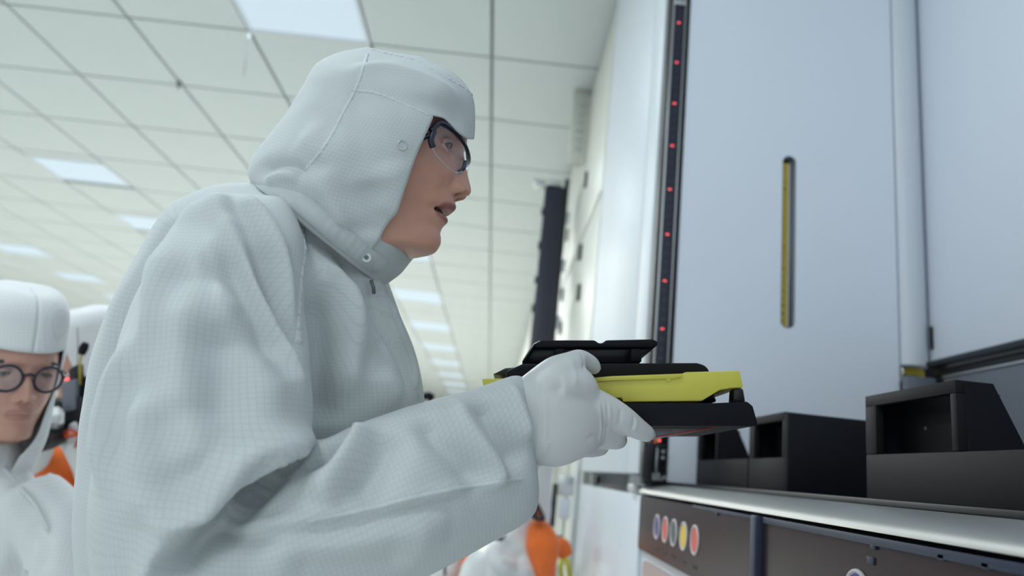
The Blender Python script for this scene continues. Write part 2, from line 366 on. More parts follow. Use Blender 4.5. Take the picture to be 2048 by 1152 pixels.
# slotted door
def slotted():
    t = thing('slot_door', 'large pale door with a tall rounded slot showing a yellow strip', 'door', (.8, 2.0, 1.26))
    x0, x1, z0, z1, y = .480, 1.118, 1.262, 3.2, 2.0
    cx, hw, sz0, sz1 = .800, .0200, 1.718, 2.249
    hole = []
    for i in range(13): a = math.pi*i/12; hole.append((cx+hw*math.cos(a), sz1-hw+hw*math.sin(a)))
    for i in range(13): a = math.pi+math.pi*i/12; hole.append((cx+hw*math.cos(a), sz0+hw+hw*math.sin(a)))
    bm = bmesh.new(); out = [(x0, z0), (x1, z0), (x1, z1), (x0, z1)]
    eds = []
    for lp_ in (out, hole):
        vs = [bm.verts.new((a, y, b)) for a, b in lp_]
        eds += [bm.edges.new((vs[i], vs[(i+1) % len(vs)])) for i in range(len(vs))]
    bmesh.ops.triangle_fill(bm, edges=eds, use_beauty=True)
    ext = bmesh.ops.extrude_face_region(bm, geom=list(bm.faces))
    bmesh.ops.translate(bm, verts=[v for v in ext['geom'] if isinstance(v, bmesh.types.BMVert)], vec=(0, .03, 0))
    bmesh.ops.recalc_face_normals(bm, faces=bm.faces)
    me = bpy.data.meshes.new('panel'); bm.to_mesh(me); bm.free(); link('panel', me, 'door_blue', t)
    inset = [(cx+(a-cx)*1.0, y-.0012, b) for a, b in hole]
    V = []; n = len(hole)
    for a, b in hole: V += [(a, y-.0006, b), (cx+(a-cx)*.96, y-.0006, b+(-.0025 if b > 2 else .0025)), (cx+(a-cx)*.96, y+.006, b+(-.0025 if b > 2 else .0025))]
    F = []
    for i in range(n):
        i2 = (i+1) % n
        for j in range(2): F.append((i*3+j, i2*3+j, i2*3+j+1, i*3+j+1))
    obj('slot_rim', V, F, 'grey_panel', t)
    box('slot_back', cx-.03, cx+.03, y+.034, y+.037, sz0-.01, sz1+.01, 'void', t)
    rl = box('yellow_strip', cx-.0200, cx+.0030, y+.010, y+.014, sz0+.002, sz1-.020, 'ruler', t)
    box('white_edge', cx+.0030, cx+.0055, y+.009, y+.014, sz0+.002, sz1-.020, 'white_metal', t)
    tube('dark_rod', [(cx+.013, y+.016, sz0-.004), (cx+.013, y+.016, sz1-.004)], .0065, 'grey_panel', t, 12)
    random.seed(3)
    for i in range(22):
        z = sz0+.02+i*.0225; w = random.choice((.003, .004, .007, .002)); h = random.choice((.0015, .002, .004))
        box('strip_mark', cx-.010-w/2+random.uniform(-.003, .003), cx-.010+w/2, y+.0092, y+.0101, z, z+h, 'print', rl)
    return t
slotted()
# column and right cabinet
cl = thing('rounded_column', 'white rounded corner column between slot door and right cabinet', 'column', (1.16, 2.0, 1.65))
pts = []
for i in range(13):
    a = math.radians(180-15*i*0.93); pts.append((1.1645+.045*math.cos(a), 2.02-.035*max(0, math.sin(a)), 1.650))
pts += [(1.2094, 2.02, 1.650), (1.2094, 2.06, 1.650), (1.1195, 2.06, 1.650)]
c_o = prism('column', pts, (0, 0, 1.6), 'white_metal', cl); c_o.data.polygons.foreach_set('use_smooth', [True]*len(c_o.data.polygons)); c_o.data.set_sharp_from_angle(angle=.7)
bx('latch_slot', cl, 'black', 1.2035, 1.2085, 1.984, 1.992, 1.70, 1.765, 0)
rc = thing('right_cabinet', 'pale flat cabinet wall at the right edge above the dark rail', 'cabinet', (1.4, 1.0, 1.66))
bx('front_panel', rc, 'door_blue', 1.21, 1.24, -.6, 2.04, 1.665, 3.3, .003)
bx('body', rc, 'white_metal', 1.242, 1.7, -.6, 2.04, 1.665, 3.3, .003)
bx('leak_blocker', rc, 'door_blue', 1.19, 1.241, 2.062, 2.075, 1.665, 3.3, 0)  # added behind the corner gap to block bright background leaking through
gr = thing('rear_panel', 'dark grey back panel with black guide rails behind the holders', 'panel', (1.2, 1, 1.26))
bx('panel', gr, 'grey_panel', 1.20, 1.24, -.6, 1.93, 1.2155, 1.615, .002)
bx('top_trim', gr, 'alu', 1.196, 1.20, -.6, 1.93, 1.610, 1.616, .001)
bx('upper_guide', gr, 'black', 1.185, 1.24, -.6, 1.985, 1.644, 1.662, .004)
bx('lower_guide', gr, 'black', 1.205, 1.24, -.6, 1.985, 1.6185, 1.640, .004)
bx('end_block', gr, 'grey_panel', 1.115, 1.195, 1.955, 1.985, 1.50, 1.612, .003)
bx('gap_shade_sheet', gr, 'void', 1.105, 1.30, 2.076, 2.085, 1.30, 1.664, 0)  # black sheet added for the shade in the gap under the column
cb = thing('cable_chain', 'yellow cable bundle in the gap under the rounded column', 'cable', (1.16, 2.03, 1.62))
for i in range(5): tube('cable', [(1.125, 2.045, 1.60+.004*i), (1.135, 2.03, 1.626+.003*i), (1.175, 2.025, 1.630+.004*i), (1.205, 2.03, 1.626+.004*i)], .0032, 'yellow_cable', cb, 8, 16)
tube('grey_cable', [(1.122, 2.01, 1.60), (1.128, 2.0, 1.63), (1.126, 2.01, 1.648)], .003, 'alu', cb, 8, 10)
# holders on the deck
def holder(label, y0, y1, X=.55, zt=1.411, chamfer=True, depth=.105, base=None, open_y=None):
    t = thing('cassette_holder', label, 'holder', (X+.05, (y0+y1)/2, 1.2625), 'black holders on the machine deck')
    zb, zm = 1.2627, 1.326
    by0, by1 = base or (y0, y1)
    bx('base', t, 'black_shelf', X, X+depth+.05, by0, by1, zb, zm-.0005, .002)
    oy0, oy1 = open_y or (y0+.012, y1-.03); oz0, oz1 = zm+.002, zt-.016
    # front frame (side facing the aisle) made of four bars round the pocket
    def bar(n, a, b, c, d): return bx(n, t, 'black_shelf', X, X+.012, a, b, c, d, .0012)
    bar('frame_top', y0, y1, oz1, zt); bar('frame_end', y0, oy0, zm, oz1); bar('frame_end', oy1, y1, zm, oz1)
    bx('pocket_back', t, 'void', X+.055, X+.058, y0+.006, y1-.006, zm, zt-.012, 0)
    disc('screw', (X+.0549, y0+(y1-y0)*.72, zm+.040), (-1, 0, 0), .0025, .001, 'alu', t, 10)
    # end cheeks
    for (ya, yb) in ((y0, y0+.006), (y1-.006, y1)):
        pr = [(X+.012, ya, zm), (X+.012, ya, zt), (X+.047, ya, zt), (X+.088 if chamfer else X+.047, ya, zm)]
        if not chamfer: pr = [(X+.012, ya, zm), (X+.012, ya, zt), (X+depth+.05, ya, zt-.003), (X+depth+.05, ya, zm)]
        prism('cheek', pr, (0, yb-ya, 0), 'black_matte', t, .001, 1)
    if chamfer: prism('cover', [(X+.012, y0+.006, zt-.003), (X+.012, y0+.006, zt), (X+.047, y0+.006, zt), (X+.088, y0+.006, zm), (X+.084, y0+.006, zm), (X+.045, y0+.006, zt-.003)], (0, y1-y0-.012, 0), 'black_shelf', t)
    else: bx('cover', t, 'black_shelf', X+.012, X+depth+.05, y0+.006, y1-.006, zt-.006, zt-.003, 0)
    return t
holder('black open holder with a sloped back against the pale door', 1.80, 1.975, base=(1.58, 1.975))
hb = holder('black box holder with a rounded corner in the middle of the deck', 1.382, 1.575, chamfer=False, depth=.11)
bx('front_plate', hb, 'black_matte', .548, .712, 1.366, 1.380, 1.2627, 1.4095, .006)
holder('large black open holder nearest the camera on the right', .862, 1.079, base=(.35, 1.079))
# ------------------------------------------------------------------ cloth / skin materials
def cloth_mat(name, col, period=0.0046, dark=0.92):
    m = bpy.data.materials.new(name); m.use_nodes = True; nt = m.node_tree; N = nt.nodes; L = nt.links
    b = N['Principled BSDF']; b.inputs['Roughness'].default_value = 0.75; b.inputs['Specular IOR Level'].default_value = 0.25
    b.inputs['Sheen Weight'].default_value = 0.15
    at = N.new('ShaderNodeAttribute'); at.attribute_name = 'weave'
    sp = N.new('ShaderNodeSeparateXYZ'); L.new(at.outputs['Vector'], sp.inputs[0]); outs = []
    for i in (0, 1):
        d = N.new('ShaderNodeMath'); d.operation = 'DIVIDE'; d.inputs[1].default_value = period; L.new(sp.outputs[i], d.inputs[0])
        f = N.new('ShaderNodeMath'); f.operation = 'FRACT'; L.new(d.outputs[0], f.inputs[0])
        c = N.new('ShaderNodeMath'); c.operation = 'LESS_THAN'; c.inputs[1].default_value = 0.2; L.new(f.outputs[0], c.inputs[0]); outs.append(c)
    mx = N.new('ShaderNodeMath'); mx.operation = 'MAXIMUM'; L.new(outs[0].outputs[0], mx.inputs[0]); L.new(outs[1].outputs[0], mx.inputs[1])
    tc = N.new('ShaderNodeTexCoord'); nz = N.new('ShaderNodeTexNoise'); nz.inputs['Scale'].default_value = 26; nz.inputs['Detail'].default_value = 3
    L.new(tc.outputs['Object'], nz.inputs['Vector'])
    mix = N.new('ShaderNodeMix'); mix.data_type = 'RGBA'
    mix.inputs[6].default_value = (*col, 1); mix.inputs[7].default_value = (*[c*dark for c in col], 1); L.new(mx.outputs[0], mix.inputs[0])
    L.new(mix.outputs[2], b.inputs['Base Color'])
    bp = N.new('ShaderNodeBump'); bp.inputs['Strength'].default_value = 0.25; bp.inputs['Distance'].default_value = 0.003
    L.new(nz.outputs['Fac'], bp.inputs['Height']); L.new(bp.outputs[0], b.inputs['Normal'])
    return m
def skin_mat(name, col, lip):
    m = mat(name, col, 0.42, var=0.10, scale=60, bump=0.08, sss=0.12, spec=0.4); nt = m.node_tree; N = nt.nodes; L = nt.links
    b = N['Principled BSDF']; src = b.inputs['Base Color'].links[0].from_socket
    at = N.new('ShaderNodeAttribute'); at.attribute_name = 'tint'; sp = N.new('ShaderNodeSeparateXYZ'); L.new(at.outputs['Vector'], sp.inputs[0])
    a = N.new('ShaderNodeMix'); a.data_type = 'RGBA'; L.new(sp.outputs[0], a.inputs[0]); L.new(src, a.inputs[6]); a.inputs[7].default_value = (*lip, 1)
    c = N.new('ShaderNodeMix'); c.data_type = 'RGBA'; L.new(sp.outputs[1], c.inputs[0]); L.new(a.outputs[2], c.inputs[6]); c.inputs[7].default_value = (0.03, 0.012, 0.010, 1)
    d = N.new('ShaderNodeMix'); d.data_type = 'RGBA'; L.new(sp.outputs[2], d.inputs[0]); L.new(c.outputs[2], d.inputs[6]); d.inputs[7].default_value = (0.10, 0.07, 0.055, 1)
    L.new(d.outputs[2], b.inputs['Base Color'])
    return m
MT['suit'] = cloth_mat('suit', (0.61, 0.645, 0.645), 0.0042)
MT['suit_far'] = cloth_mat('suit_far', (0.74, 0.75, 0.75), 0.006, 0.92)
MT['seam'] = mat('seam', (0.64, 0.68, 0.68), 0.8, var=0.1, scale=300, bump=0.3)
MT['glove'] = mat('glove', (0.66, 0.67, 0.66), 0.42, var=0.02, scale=50, bump=0.05, sss=0.1)
MT['skin'] = skin_mat('skin', (0.62, 0.325, 0.245), (0.34, 0.13, 0.12))
MT['skin_man'] = skin_mat('skin_man', (0.50, 0.27, 0.21), (0.30, 0.10, 0.09))
MT['frame_dark'] = mat('frame_dark', (0.012, 0.014, 0.030), 0.3)
MT['eye_white'] = mat('eye_white', (0.62, 0.60, 0.58), 0.2)
MT['iris'] = mat('iris', (0.06, 0.07, 0.09), 0.15)
MT['brow'] = mat('brow', (0.06, 0.04, 0.035), 0.8)
MT['teeth'] = mat('teeth', (0.60, 0.58, 0.53), 0.3)
def lens_mat():
    m = bpy.data.materials.new('lens'); m.use_nodes = True; nt = m.node_tree; N = nt.nodes; L = nt.links
    for n in list(N):
        if n.type == 'BSDF_PRINCIPLED': N.remove(n)
    tr = N.new('ShaderNodeBsdfTransparent'); tr.inputs[0].default_value = (0.94, 0.95, 0.98, 1)
    gl = N.new('ShaderNodeBsdfGlossy'); gl.inputs['Roughness'].default_value = 0.06; gl.inputs[0].default_value = (0.9, 0.95, 1, 1)
    mx = N.new('ShaderNodeMixShader'); mx.inputs[0].default_value = 0.06; L.new(tr.outputs[0], mx.inputs[1]); L.new(gl.outputs[0], mx.inputs[2])
    L.new(mx.outputs[0], N['Material Output'].inputs[0]); return m
MT['lens'] = lens_mat()

# ------------------------------------------------------------------ sculpting helpers
def loft(rows, n=60, nseg=48, pw=2.0):
    """rows: (Lx,Ly,Rx,Ry,depth,half_depth) -> closed shell, plus axis data for the weave"""
    R_ = catmull(rows, n); V = []; F = []; ax = []
    an = np.linspace(0, 2*math.pi, nseg, endpoint=False)
    ca, sa = np.cos(an), np.sin(an); ca = np.sign(ca)*np.abs(ca)**(2/pw); sa = np.sign(sa)*np.abs(sa)**(2/pw)
    for r in R_:
        l, rr = P(r[0], r[1], r[4]), P(r[2], r[3], r[4]); c = (l+rr)/2; e1 = (rr-l)/2; e2 = unit(c-CAM)*r[5]
        e2 = e2 - unit(e1)*(e2@unit(e1))
        V.append(c + ca[:, None]*e1 + sa[:, None]*e2); ax.append((c, e1, e2))
    V = np.concatenate(V); k = len(R_)
    for i in range(k-1):
        for j in range(nseg): j2 = (j+1) % nseg; F.append((i*nseg+j, i*nseg+j2, (i+1)*nseg+j2, (i+1)*nseg+j))
    F.append(tuple(range(nseg))[::-1]); F.append(tuple((k-1)*nseg+j for j in range(nseg)))
    return V, F, ax
def sweep_ax(pts, radii, n=30, nseg=20):
    V, F = sweep(pts, radii, nseg, n); p = catmull(pts, n); r = catmull(np.array(radii, float).reshape(-1, 1), n)[:, 0]; ax = []
    for i in range(n):
        t = unit(p[min(i+1, n-1)]-p[max(i-1, 0)]); a = unit(np.cross(t, FW)); ax.append((p[i], a*r[i], np.cross(t, a)*r[i]))
    return np.array(V), F, ax
def remesh(shells, voxel):
    V = []; F = []; n0 = 0
    for s in shells: V.append(np.array(s[0])); F += [tuple(i+n0 for i in f) for f in s[1]]; n0 += len(s[0])
    V = np.concatenate(V)
    me = bpy.data.meshes.new('tmp'); me.from_pydata(V.tolist(), [], F); me.update()
    bm = bmesh.new(); bm.from_mesh(me); bmesh.ops.recalc_face_normals(bm, faces=bm.faces); bm.to_mesh(me); bm.free()
    o = bpy.data.objects.new('tmp', me); COL.objects.link(o)
    md = o.modifiers.new('r', 'REMESH'); md.mode = 'VOXEL'; md.voxel_size = voxel
    bpy.context.view_layer.update()
    ev = o.evaluated_get(bpy.context.evaluated_depsgraph_get()); em = ev.to_mesh()
    vv = np.empty(len(em.vertices)*3); em.vertices.foreach_get('co', vv)
    ff = [tuple(p.vertices) for p in em.polygons]; ev.to_mesh_clear()
    bpy.data.objects.remove(o); bpy.data.meshes.remove(me)
    return vv.reshape(-1, 3), ff
def edges_of(F):
    E = np.array([(f[i], f[(i+1) % len(f)]) for f in F for i in range(len(f))]); E.sort(axis=1); return np.unique(E, axis=0)
def smooth_v(V, E, it, lam=0.5, fixed=None):
    n = len(V); deg = np.bincount(E.ravel(), minlength=n).astype(float); deg[deg == 0] = 1
    for _ in range(it):
        A = np.empty_like(V)
        for c in range(3):
            A[:, c] = np.bincount(E[:, 0], V[E[:, 1], c], n)+np.bincount(E[:, 1], V[E[:, 0], c], n)
        W = V + lam*(A/deg[:, None]-V)
        if fixed is not None: W[fixed] = V[fixed]
        V = W
    return V
def vnormals(V, F):
    N = np.zeros_like(V); Q = np.array([f for f in F if len(f) == 4]); T = np.array([f for f in F if len(f) == 3])
    for A in (Q, T):
        if len(A) == 0: continue
        nn = np.cross(V[A[:, 2]]-V[A[:, 0]], V[A[:, -1]]-V[A[:, 1]]) if A.shape[1] == 4 else np.cross(V[A[:, 1]]-V[A[:, 0]], V[A[:, 2]]-V[A[:, 0]])
        for j in range(A.shape[1]): np.add.at(N, A[:, j], nn)
    return N/np.maximum(np.linalg.norm(N, axis=1), 1e-12)[:, None]
def bvh(V, F): return BVHTree.FromPolygons([tuple(v) for v in V], F)
def hit(tree, px, py):
    d = ray(px, py); loc, nrm, idx, dist = tree.ray_cast(Vector(CAM), Vector(unit(d)))
    return (None, None) if loc is None else (np.array(loc), np.array(nrm))
def px_line(tree, pts, n=150):
    q = catmull([(a, b, 0) for a, b in pts], n); out = []
    for a in q:
        l, nn = hit(tree, a[0], a[1])
        if l is not None: out.append(l)
    if len(out) < 3: return np.array(out)
    seg = [[out[0]]]                                   # keep the longest run without a jump to another surface
    for a, b in zip(out[:-1], out[1:]):
        if np.linalg.norm(b-a) > .012: seg.append([])
        seg[-1].append(b)
    return np.array(max(seg, key=len))
def folds(V, F, spec, taper=True):
    """spec: (pixel polyline, width, amplitude): press ridges (+) and valleys (-) into a surface"""
    tree = bvh(V, F); N = vnormals(V, F); D = np.zeros(len(V))
    for pts, w, amp in spec:
        L = px_line(tree, pts)
        if len(L) < 3: continue
        lo, hi = L.min(0)-3*w, L.max(0)+3*w
        ids = np.where(np.all((V > lo) & (V < hi), axis=1))[0]
        if len(ids) == 0: continue
        d2 = ((V[ids][:, None, :]-L[None])**2).sum(2); j = d2.argmin(1); d = np.sqrt(d2[np.arange(len(ids)), j])
        t = j/(len(L)-1); env = np.minimum(1, np.minimum(t, 1-t)*5+0.12) if taper else 1
        D[ids] += amp*np.exp(-(d/w)**2)*env
    return V + N*D[:, None]
def weave_attr(me, V, tubes):
    best = np.full(len(V), 1e9); uv = np.zeros((len(V), 3)); off = 0
    for ax in tubes:
        fl = catmull(np.array([np.concatenate(a) for a in ax]), len(ax)*3); ax = [(r[:3], r[3:6], r[6:]) for r in fl]
        C_ = np.array([a[0] for a in ax]); s = np.concatenate([[0], np.cumsum(np.linalg.norm(np.diff(C_, axis=0), axis=1))])
        for st in range(0, len(V), 40000):
            v = V[st:st+40000]; d2 = ((v[:, None, :]-C_[None])**2).sum(2); j = d2.argmin(1)
            E1 = np.array([ax[i][1] for i in range(len(ax))])[j]; E2 = np.array([ax[i][2] for i in range(len(ax))])[j]
            TT = np.gradient(C_, axis=0); TT /= np.maximum(np.linalg.norm(TT, axis=1), 1e-9)[:, None]; T = TT[j]
            E1 = E1-T*(E1*T).sum(1)[:, None]; E2 = E2-T*(E2*T).sum(1)[:, None]
            l1 = np.linalg.norm(E1, axis=1); l2 = np.linalg.norm(E2, axis=1); q = v-C_[j]
            a = (q*E1).sum(1)/l1; b = (q*E2).sum(1)/l2
            nd = np.sqrt((a/l1)**2+(b/l2)**2)
            along = s[j]+(q*T).sum(1)
            u = np.arctan2(a, -b)*(l1+l2)/2*0+np.arctan2(a/l1, -b/l2)*np.mean(l1+l2)/2
            m = nd < best[st:st+40000]; sl = np.where(m)[0]
            best[st+sl] = nd[sl]; uv[st+sl, 0] = u[sl]; uv[st+sl, 1] = along[sl]
    at = me.attributes.new('weave', 'FLOAT_VECTOR', 'POINT'); at.data.foreach_set('vector', uv.ravel())
def strip(name, tree, pts, w, m, parent, lift=0.0012, n=80, ripple=0.0006, thick=0.0012):
    """a stitched seam band lying on a surface"""
    q = catmull([(a, b, 0) for a, b in pts], n); C_ = []; Nn = []
    for a in q:
        l, nn = hit(tree, a[0], a[1])
        if l is None: continue
        if nn @ ray(a[0], a[1]) > 0: nn = -nn
        C_.append(l); Nn.append(nn)
    C_ = np.array(C_); Nn = np.array(Nn); k = len(C_); V = []; F = []
    if k < 4: return None
    for _ in range(3): Nn[1:-1] = (Nn[:-2]+Nn[1:-1]*2+Nn[2:])/4; C_[1:-1] = (C_[:-2]+C_[1:-1]*2+C_[2:])/4
    for i in range(k):
        t = unit(C_[min(i+1, k-1)]-C_[max(i-1, 0)]); nn = unit(Nn[i]); s = unit(np.cross(t, nn))
        h = lift+ripple*math.sin(i*1.9)+ripple*.6*math.sin(i*0.83+1)
        for (a, b) in ((-1, -.001), (-.85, h), (0, h+thick*.3), (.85, h), (1, -.001)): V.append(C_[i]+s*a*w/2+nn*b)
    for i in range(k-1):
        for j in range(4): F.append((i*5+j, i*5+j+1, i*5+j+6, i*5+j+5))
    return obj(name, V, F, m, parent, True)

# ------------------------------------------------------------------ the hooded woman
DW = 0.88
wom = thing('person', 'woman in white hooded cleanroom suit and safety glasses lifting the yellow banded pod', 'person', P(450, 1152, .86)*np.array([1, 1, 0]))
torso_rows = [(200, 1640, 740, 1640, DW, .15), (205, 1400, 800, 1400, DW, .165), (190, 1152, 836, 1152, DW, .17), (200, 950, 848, 900, DW, .175), (216, 780, 846, 790, DW, .18),
              (260, 640, 820, 690, DW, .182), (322, 517, 792, 620, DW, .18), (372, 425, 772, 566, DW, .160), (450, 384, 768, 545, DW-.01, .130), (520, 372, 780, 535, DW-.02, .095), (560, 345, 790, 515, DW-.03, .08)]
sleeve_rows = [(470, 392, 590, 392, .79, .03), (415, 408, 585, 400, .765, .058), (348, 495, 603, 470, .73, .078), (282, 612, 612, 590, .70, .086), (232, 760, 620, 730, .675, .088), (218, 900, 622, 850, .66, .09),
               (205, 1060, 585, 915, .65, .09), (245, 1230, 560, 925, .65, .088), (430, 1290, 620, 895, .655, .085), (640, 1235, 705, 850, .67, .08), (830, 1148, 842, 808, .695, .073),
               (975, 1082, 955, 772, .72, .062), (1060, 1036, 1030, 748, .742, .05), (1080, 1000, 1052, 752, .748, .042)]
T = loft(torso_rows, 90, 96, 2.25); S = loft(sleeve_rows, 110, 64, 2.05)
SL = sweep_ax([P(600, 450, 1.0), P(575, 620, 1.06), P(590, 930, 1.09), P(820, 985, 1.06), P(1050, 900, 1.0)], [.075, .075, .070, .058, .045], 40)
hip = [P(400, 1560, .80), P(540, 1560, .97)]
LG = []
feet = []
for h in hip:
    f = np.array([h[0]+.02, h[1], .09]); kn = (h+f)/2+np.array([.03, 0, 0]); LG.append(sweep_ax([h+np.array([0, 0, .12]), h, kn, f], [.11, .115, .085, .065], 30)); feet.append(f)
V, F = remesh([T, S, SL]+LG, 0.0040)
E_ = edges_of(F); V = smooth_v(V, E_, 12)
W_FOLDS = [
    # shoulder and upper sleeve
    ([(430, 400), (480, 480), (520, 555), (571, 657), (613, 800)], .010, .0075),
    ([(470, 395), (530, 450), (575, 560), (604, 735)], .008, .0055),
    ([(450, 420), (510, 500), (560, 590), (600, 700)], .010, -.006),
    ([(402, 548), (460, 535), (520, 575), (560, 660), (585, 760)], .026, -.010),
    ([(380, 410), (345, 500), (300, 636), (240, 763), (222, 880), (216, 1000)], .016, .007),
    ([(350, 430), (290, 540), (225, 680), (195, 800), (185, 950)], .018, -.009),
    ([(376, 560), (372, 700), (380, 861), (400, 940)], .018, .006),
    ([(440, 640), (450, 760), (440, 860)], .028, -.006),
    ([(520, 680), (530, 780), (500, 870)], .03, .004),
    ([(300, 760), (290, 880), (310, 960), (300, 1060)], .022, .006),
    ([(345, 800), (350, 930), (335, 1000)], .018, -.004),
    # inner elbow
    ([(650, 868), (627, 875), (557, 879), (486, 904), (437, 960), (402, 1010), (352, 1012)], .011, .013),
    ([(606, 899), (557, 922), (500, 962), (465, 990), (420, 1030)], .008, -.012),
    ([(600, 890), (578, 906), (536, 913), (480, 965), (402, 1045)], .007, .007),
    ([(560, 915), (543, 930), (458, 1036), (374, 1112), (331, 1152)], .012, -.011),
    ([(690, 862), (650, 905), (610, 935)], .009, -.009),
    ([(352, 1012), (345, 1060), (320, 1120), (290, 1180)], .014, .009),
    ([(612, 893), (580, 908), (557, 921), (520, 950), (495, 972)], .0048, -.007),
    ([(575, 898), (540, 905), (500, 935), (470, 968)], .0050, .004),
    ([(470, 1000), (430, 1050), (385, 1100), (350, 1135)], .006, -.005),
    ([(520, 470), (560, 540), (590, 640), (608, 740)], .0055, -.004),
    ([(470, 480), (520, 580), (560, 650), (590, 720)], .007, .004),
    ([(700, 870), (668, 905), (640, 950)], .006, -.005),
    ([(420, 470), (445, 560), (470, 640)], .010, .004),
    ([(300, 600), (265, 720), (250, 850), (255, 950)], .010, -.004),
    # forearm
    ([(733, 850), (705, 900), (660, 960), (630, 1010)], .014, .008),
    ([(775, 862), (760, 930), (700, 1000)], .016, -.006),
    ([(388, 1048), (480, 1052), (571, 1046), (719, 1024), (825, 997), (930, 975), (1050, 958)], .005, .0038),
    ([(388, 1062), (480, 1068), (571, 1062), (719, 1040), (825, 1013), (930, 992)], .009, -.0045),
    ([(850, 825), (870, 870), (930, 930), (960, 990)], .014, -.006),
    ([(905, 800), (930, 850), (985, 920), (1010, 970)], .014, .006),
    ([(960, 790), (985, 840), (1020, 900), (1040, 940)], .012, -.006),
    ([(1010, 765), (1035, 820), (1055, 890)], .010, .005),
    ([(500, 1090), (640, 1095), (780, 1070), (900, 1040)], .025, .005),
    ([(560, 1125), (700, 1125), (830, 1095)], .016, -.004),
    # chest
    ([(640, 560), (650, 680), (640, 790), (632, 850)], .022, -.010),
    ([(690, 560), (730, 660), (770, 760), (800, 815)], .018, .005),
    ([(640, 500), (690, 590), (700, 700), (690, 800)], .016, .005),
    ([(720, 580), (750, 660), (745, 760)], .018, -.005),
    ([(755, 570), (788, 650), (818, 720), (834, 805)], .006, .0035),
    ([(742, 580), (774, 660), (803, 730), (818, 810)], .008, -.003),
    ([(600, 450), (660, 490), (720, 560)], .018, -.005),
    ([(330, 470), (400, 430), (470, 420)], .02, .004)]
V = folds(V, F, [(a, b, c*2.6) for a, b, c in W_FOLDS])
N_ = vnormals(V, F)
dn = np.array([noise.noise(Vector(v*9.0))*.004+noise.noise(Vector(v*24.0))*.0014 for v in V]); V = V+N_*dn[:, None]
V = smooth_v(V, E_, 2, .4)
me = bpy.data.meshes.new('coverall'); me.from_pydata(V.tolist(), [], F); me.update(); weave_attr(me, V, [T[2], S[2]])
link('coverall', me, 'suit', wom, True)
suit_tree = bvh(V, F)
for nm, pts, w in (('raglan_seam', [(571, 389), (600, 440), (611, 500), (605, 551), (600, 622), (598, 690)], .0085),
                   ('sleeve_seam', [(620, 1043), (719, 1022), (825, 996), (930, 974), (1045, 957)], .004),
                   ('front_placket', [(768, 566), (795, 640), (824, 715), (838, 800)], .011)):
    strip(nm, suit_tree, pts, w, 'seam' if nm != 'front_placket' else 'suit', wom, lift=.0006, thick=.0006, ripple=.0007 if nm == 'raglan_seam' else .0002)
for f in feet:
    sh = sweep([f+np.array([-.07, 0, -.035]), f+np.array([-.03, 0, -.03]), f+np.array([.06, 0, -.035]), f+np.array([.16, 0, -.052]), f+np.array([.19, 0, -.058])], [.045, .055, .052, .036, .02], 20, 20, True, ((0, 0, 1), .75))
    sv = np.array(sh[0]); sv[:, 2] = np.maximum(sv[:, 2], 0.002); obj('overshoe', sv, sh[1], 'suit_far', wom, True)

# hood ------------------------------------------------------------------
DH = 0.85
hood_rows = [  # Bx,By, Fx,Fy, edge x (0: closed), half depth, droop of the front in px
    (545, 402, 815, 557, 752, .084, 0), (513, 364, 850, 517, 779, .094, 0), (518, 327, 880, 457, 811, .100, 0), (543, 290, 905, 402, 829, .103, 0),
    (570, 253, 925, 340, 850, .102, 0), (590, 222, 939, 292, 866, .100, 0), (603, 196, 947, 246, 881, .097, 36), (618, 172, 948, 222, 0, .094, 22), (632, 145, 946, 197, 0, .089, 8), (648, 124, 936, 180, 0, .080, 0),
    (690, 106, 903, 152, 0, .060, -4), (735, 97, 840, 118, 0, .028, -3)]
def make_hood(rows, n, brow_i, m=110):
    R_ = catmull([r for r in rows], n); V = []; F = []; k0 = len(rows)
    tb = brow_i/(k0-1)
    for i in range(n):
        r = R_[i]; t = i/(n-1); op = t < tb
        l, rr = P(r[0], r[1], DH), P(r[2], r[3], DH); c = (l+rr)/2; e1 = (rr-l)/2; e2 = unit(c-CAM); e2 = e2-unit(e1)*(e2@unit(e1)); e2 = unit(e2)*r[5]
        if op:
            ex = np.interp(t*(k0-1), range(brow_i+1), [q[4] for q in rows[:brow_i+1]])
            ce = (ex-(r[0]+r[2])/2)/((r[2]-r[0])/2); th = math.acos(max(-1, min(1, ce)))*1.0
        else: th = 0.0
        for j in range(m+1):
            a = th+(2*math.pi-2*th)*j/m
            x, y = math.cos(a), math.sin(a)
            pw = 2/2.2; x = math.copysign(abs(x)**pw, x); y = math.copysign(abs(y)**pw, y)
            fr = min(1, max(0, (math.cos(a)-.72)/.26)); fr = fr*fr*(3-2*fr)
            V.append(c+e1*x-e2*y-UP*r[6]*fr*DH/FPX)      # j runs near side first
    for i in range(n-1):
        opn = i/(n-1) < tb
        for j in range(m):
            F.append((i*(m+1)+j, i*(m+1)+j+1, (i+1)*(m+1)+j+1, (i+1)*(m+1)+j))
    top = len(V); V.append(np.mean(V[-(m+1):], axis=0)+UP*.001)
    for j in range(m): F.append(((n-1)*(m+1)+j, (n-1)*(m+1)+j+1, top))
    # the first closed row and last open row share no faces across the face opening
    V = np.array(V)
    ib = next(i for i in range(n) if i/(n-1) >= tb)
    return V, F, ib, m, n
HV, HF, ib, hm, hn = make_hood(hood_rows, 80, 6)
# rows just below the brow keep their open arc; re-spread the brow row so that side columns line up with the open rows below
def respread(V, ib, m):
    r = hood_rows[6]; row = ib-1; V = V.copy()
    base = [V[ib*(m+1)+j].copy() for j in range(m+1)]
    return V
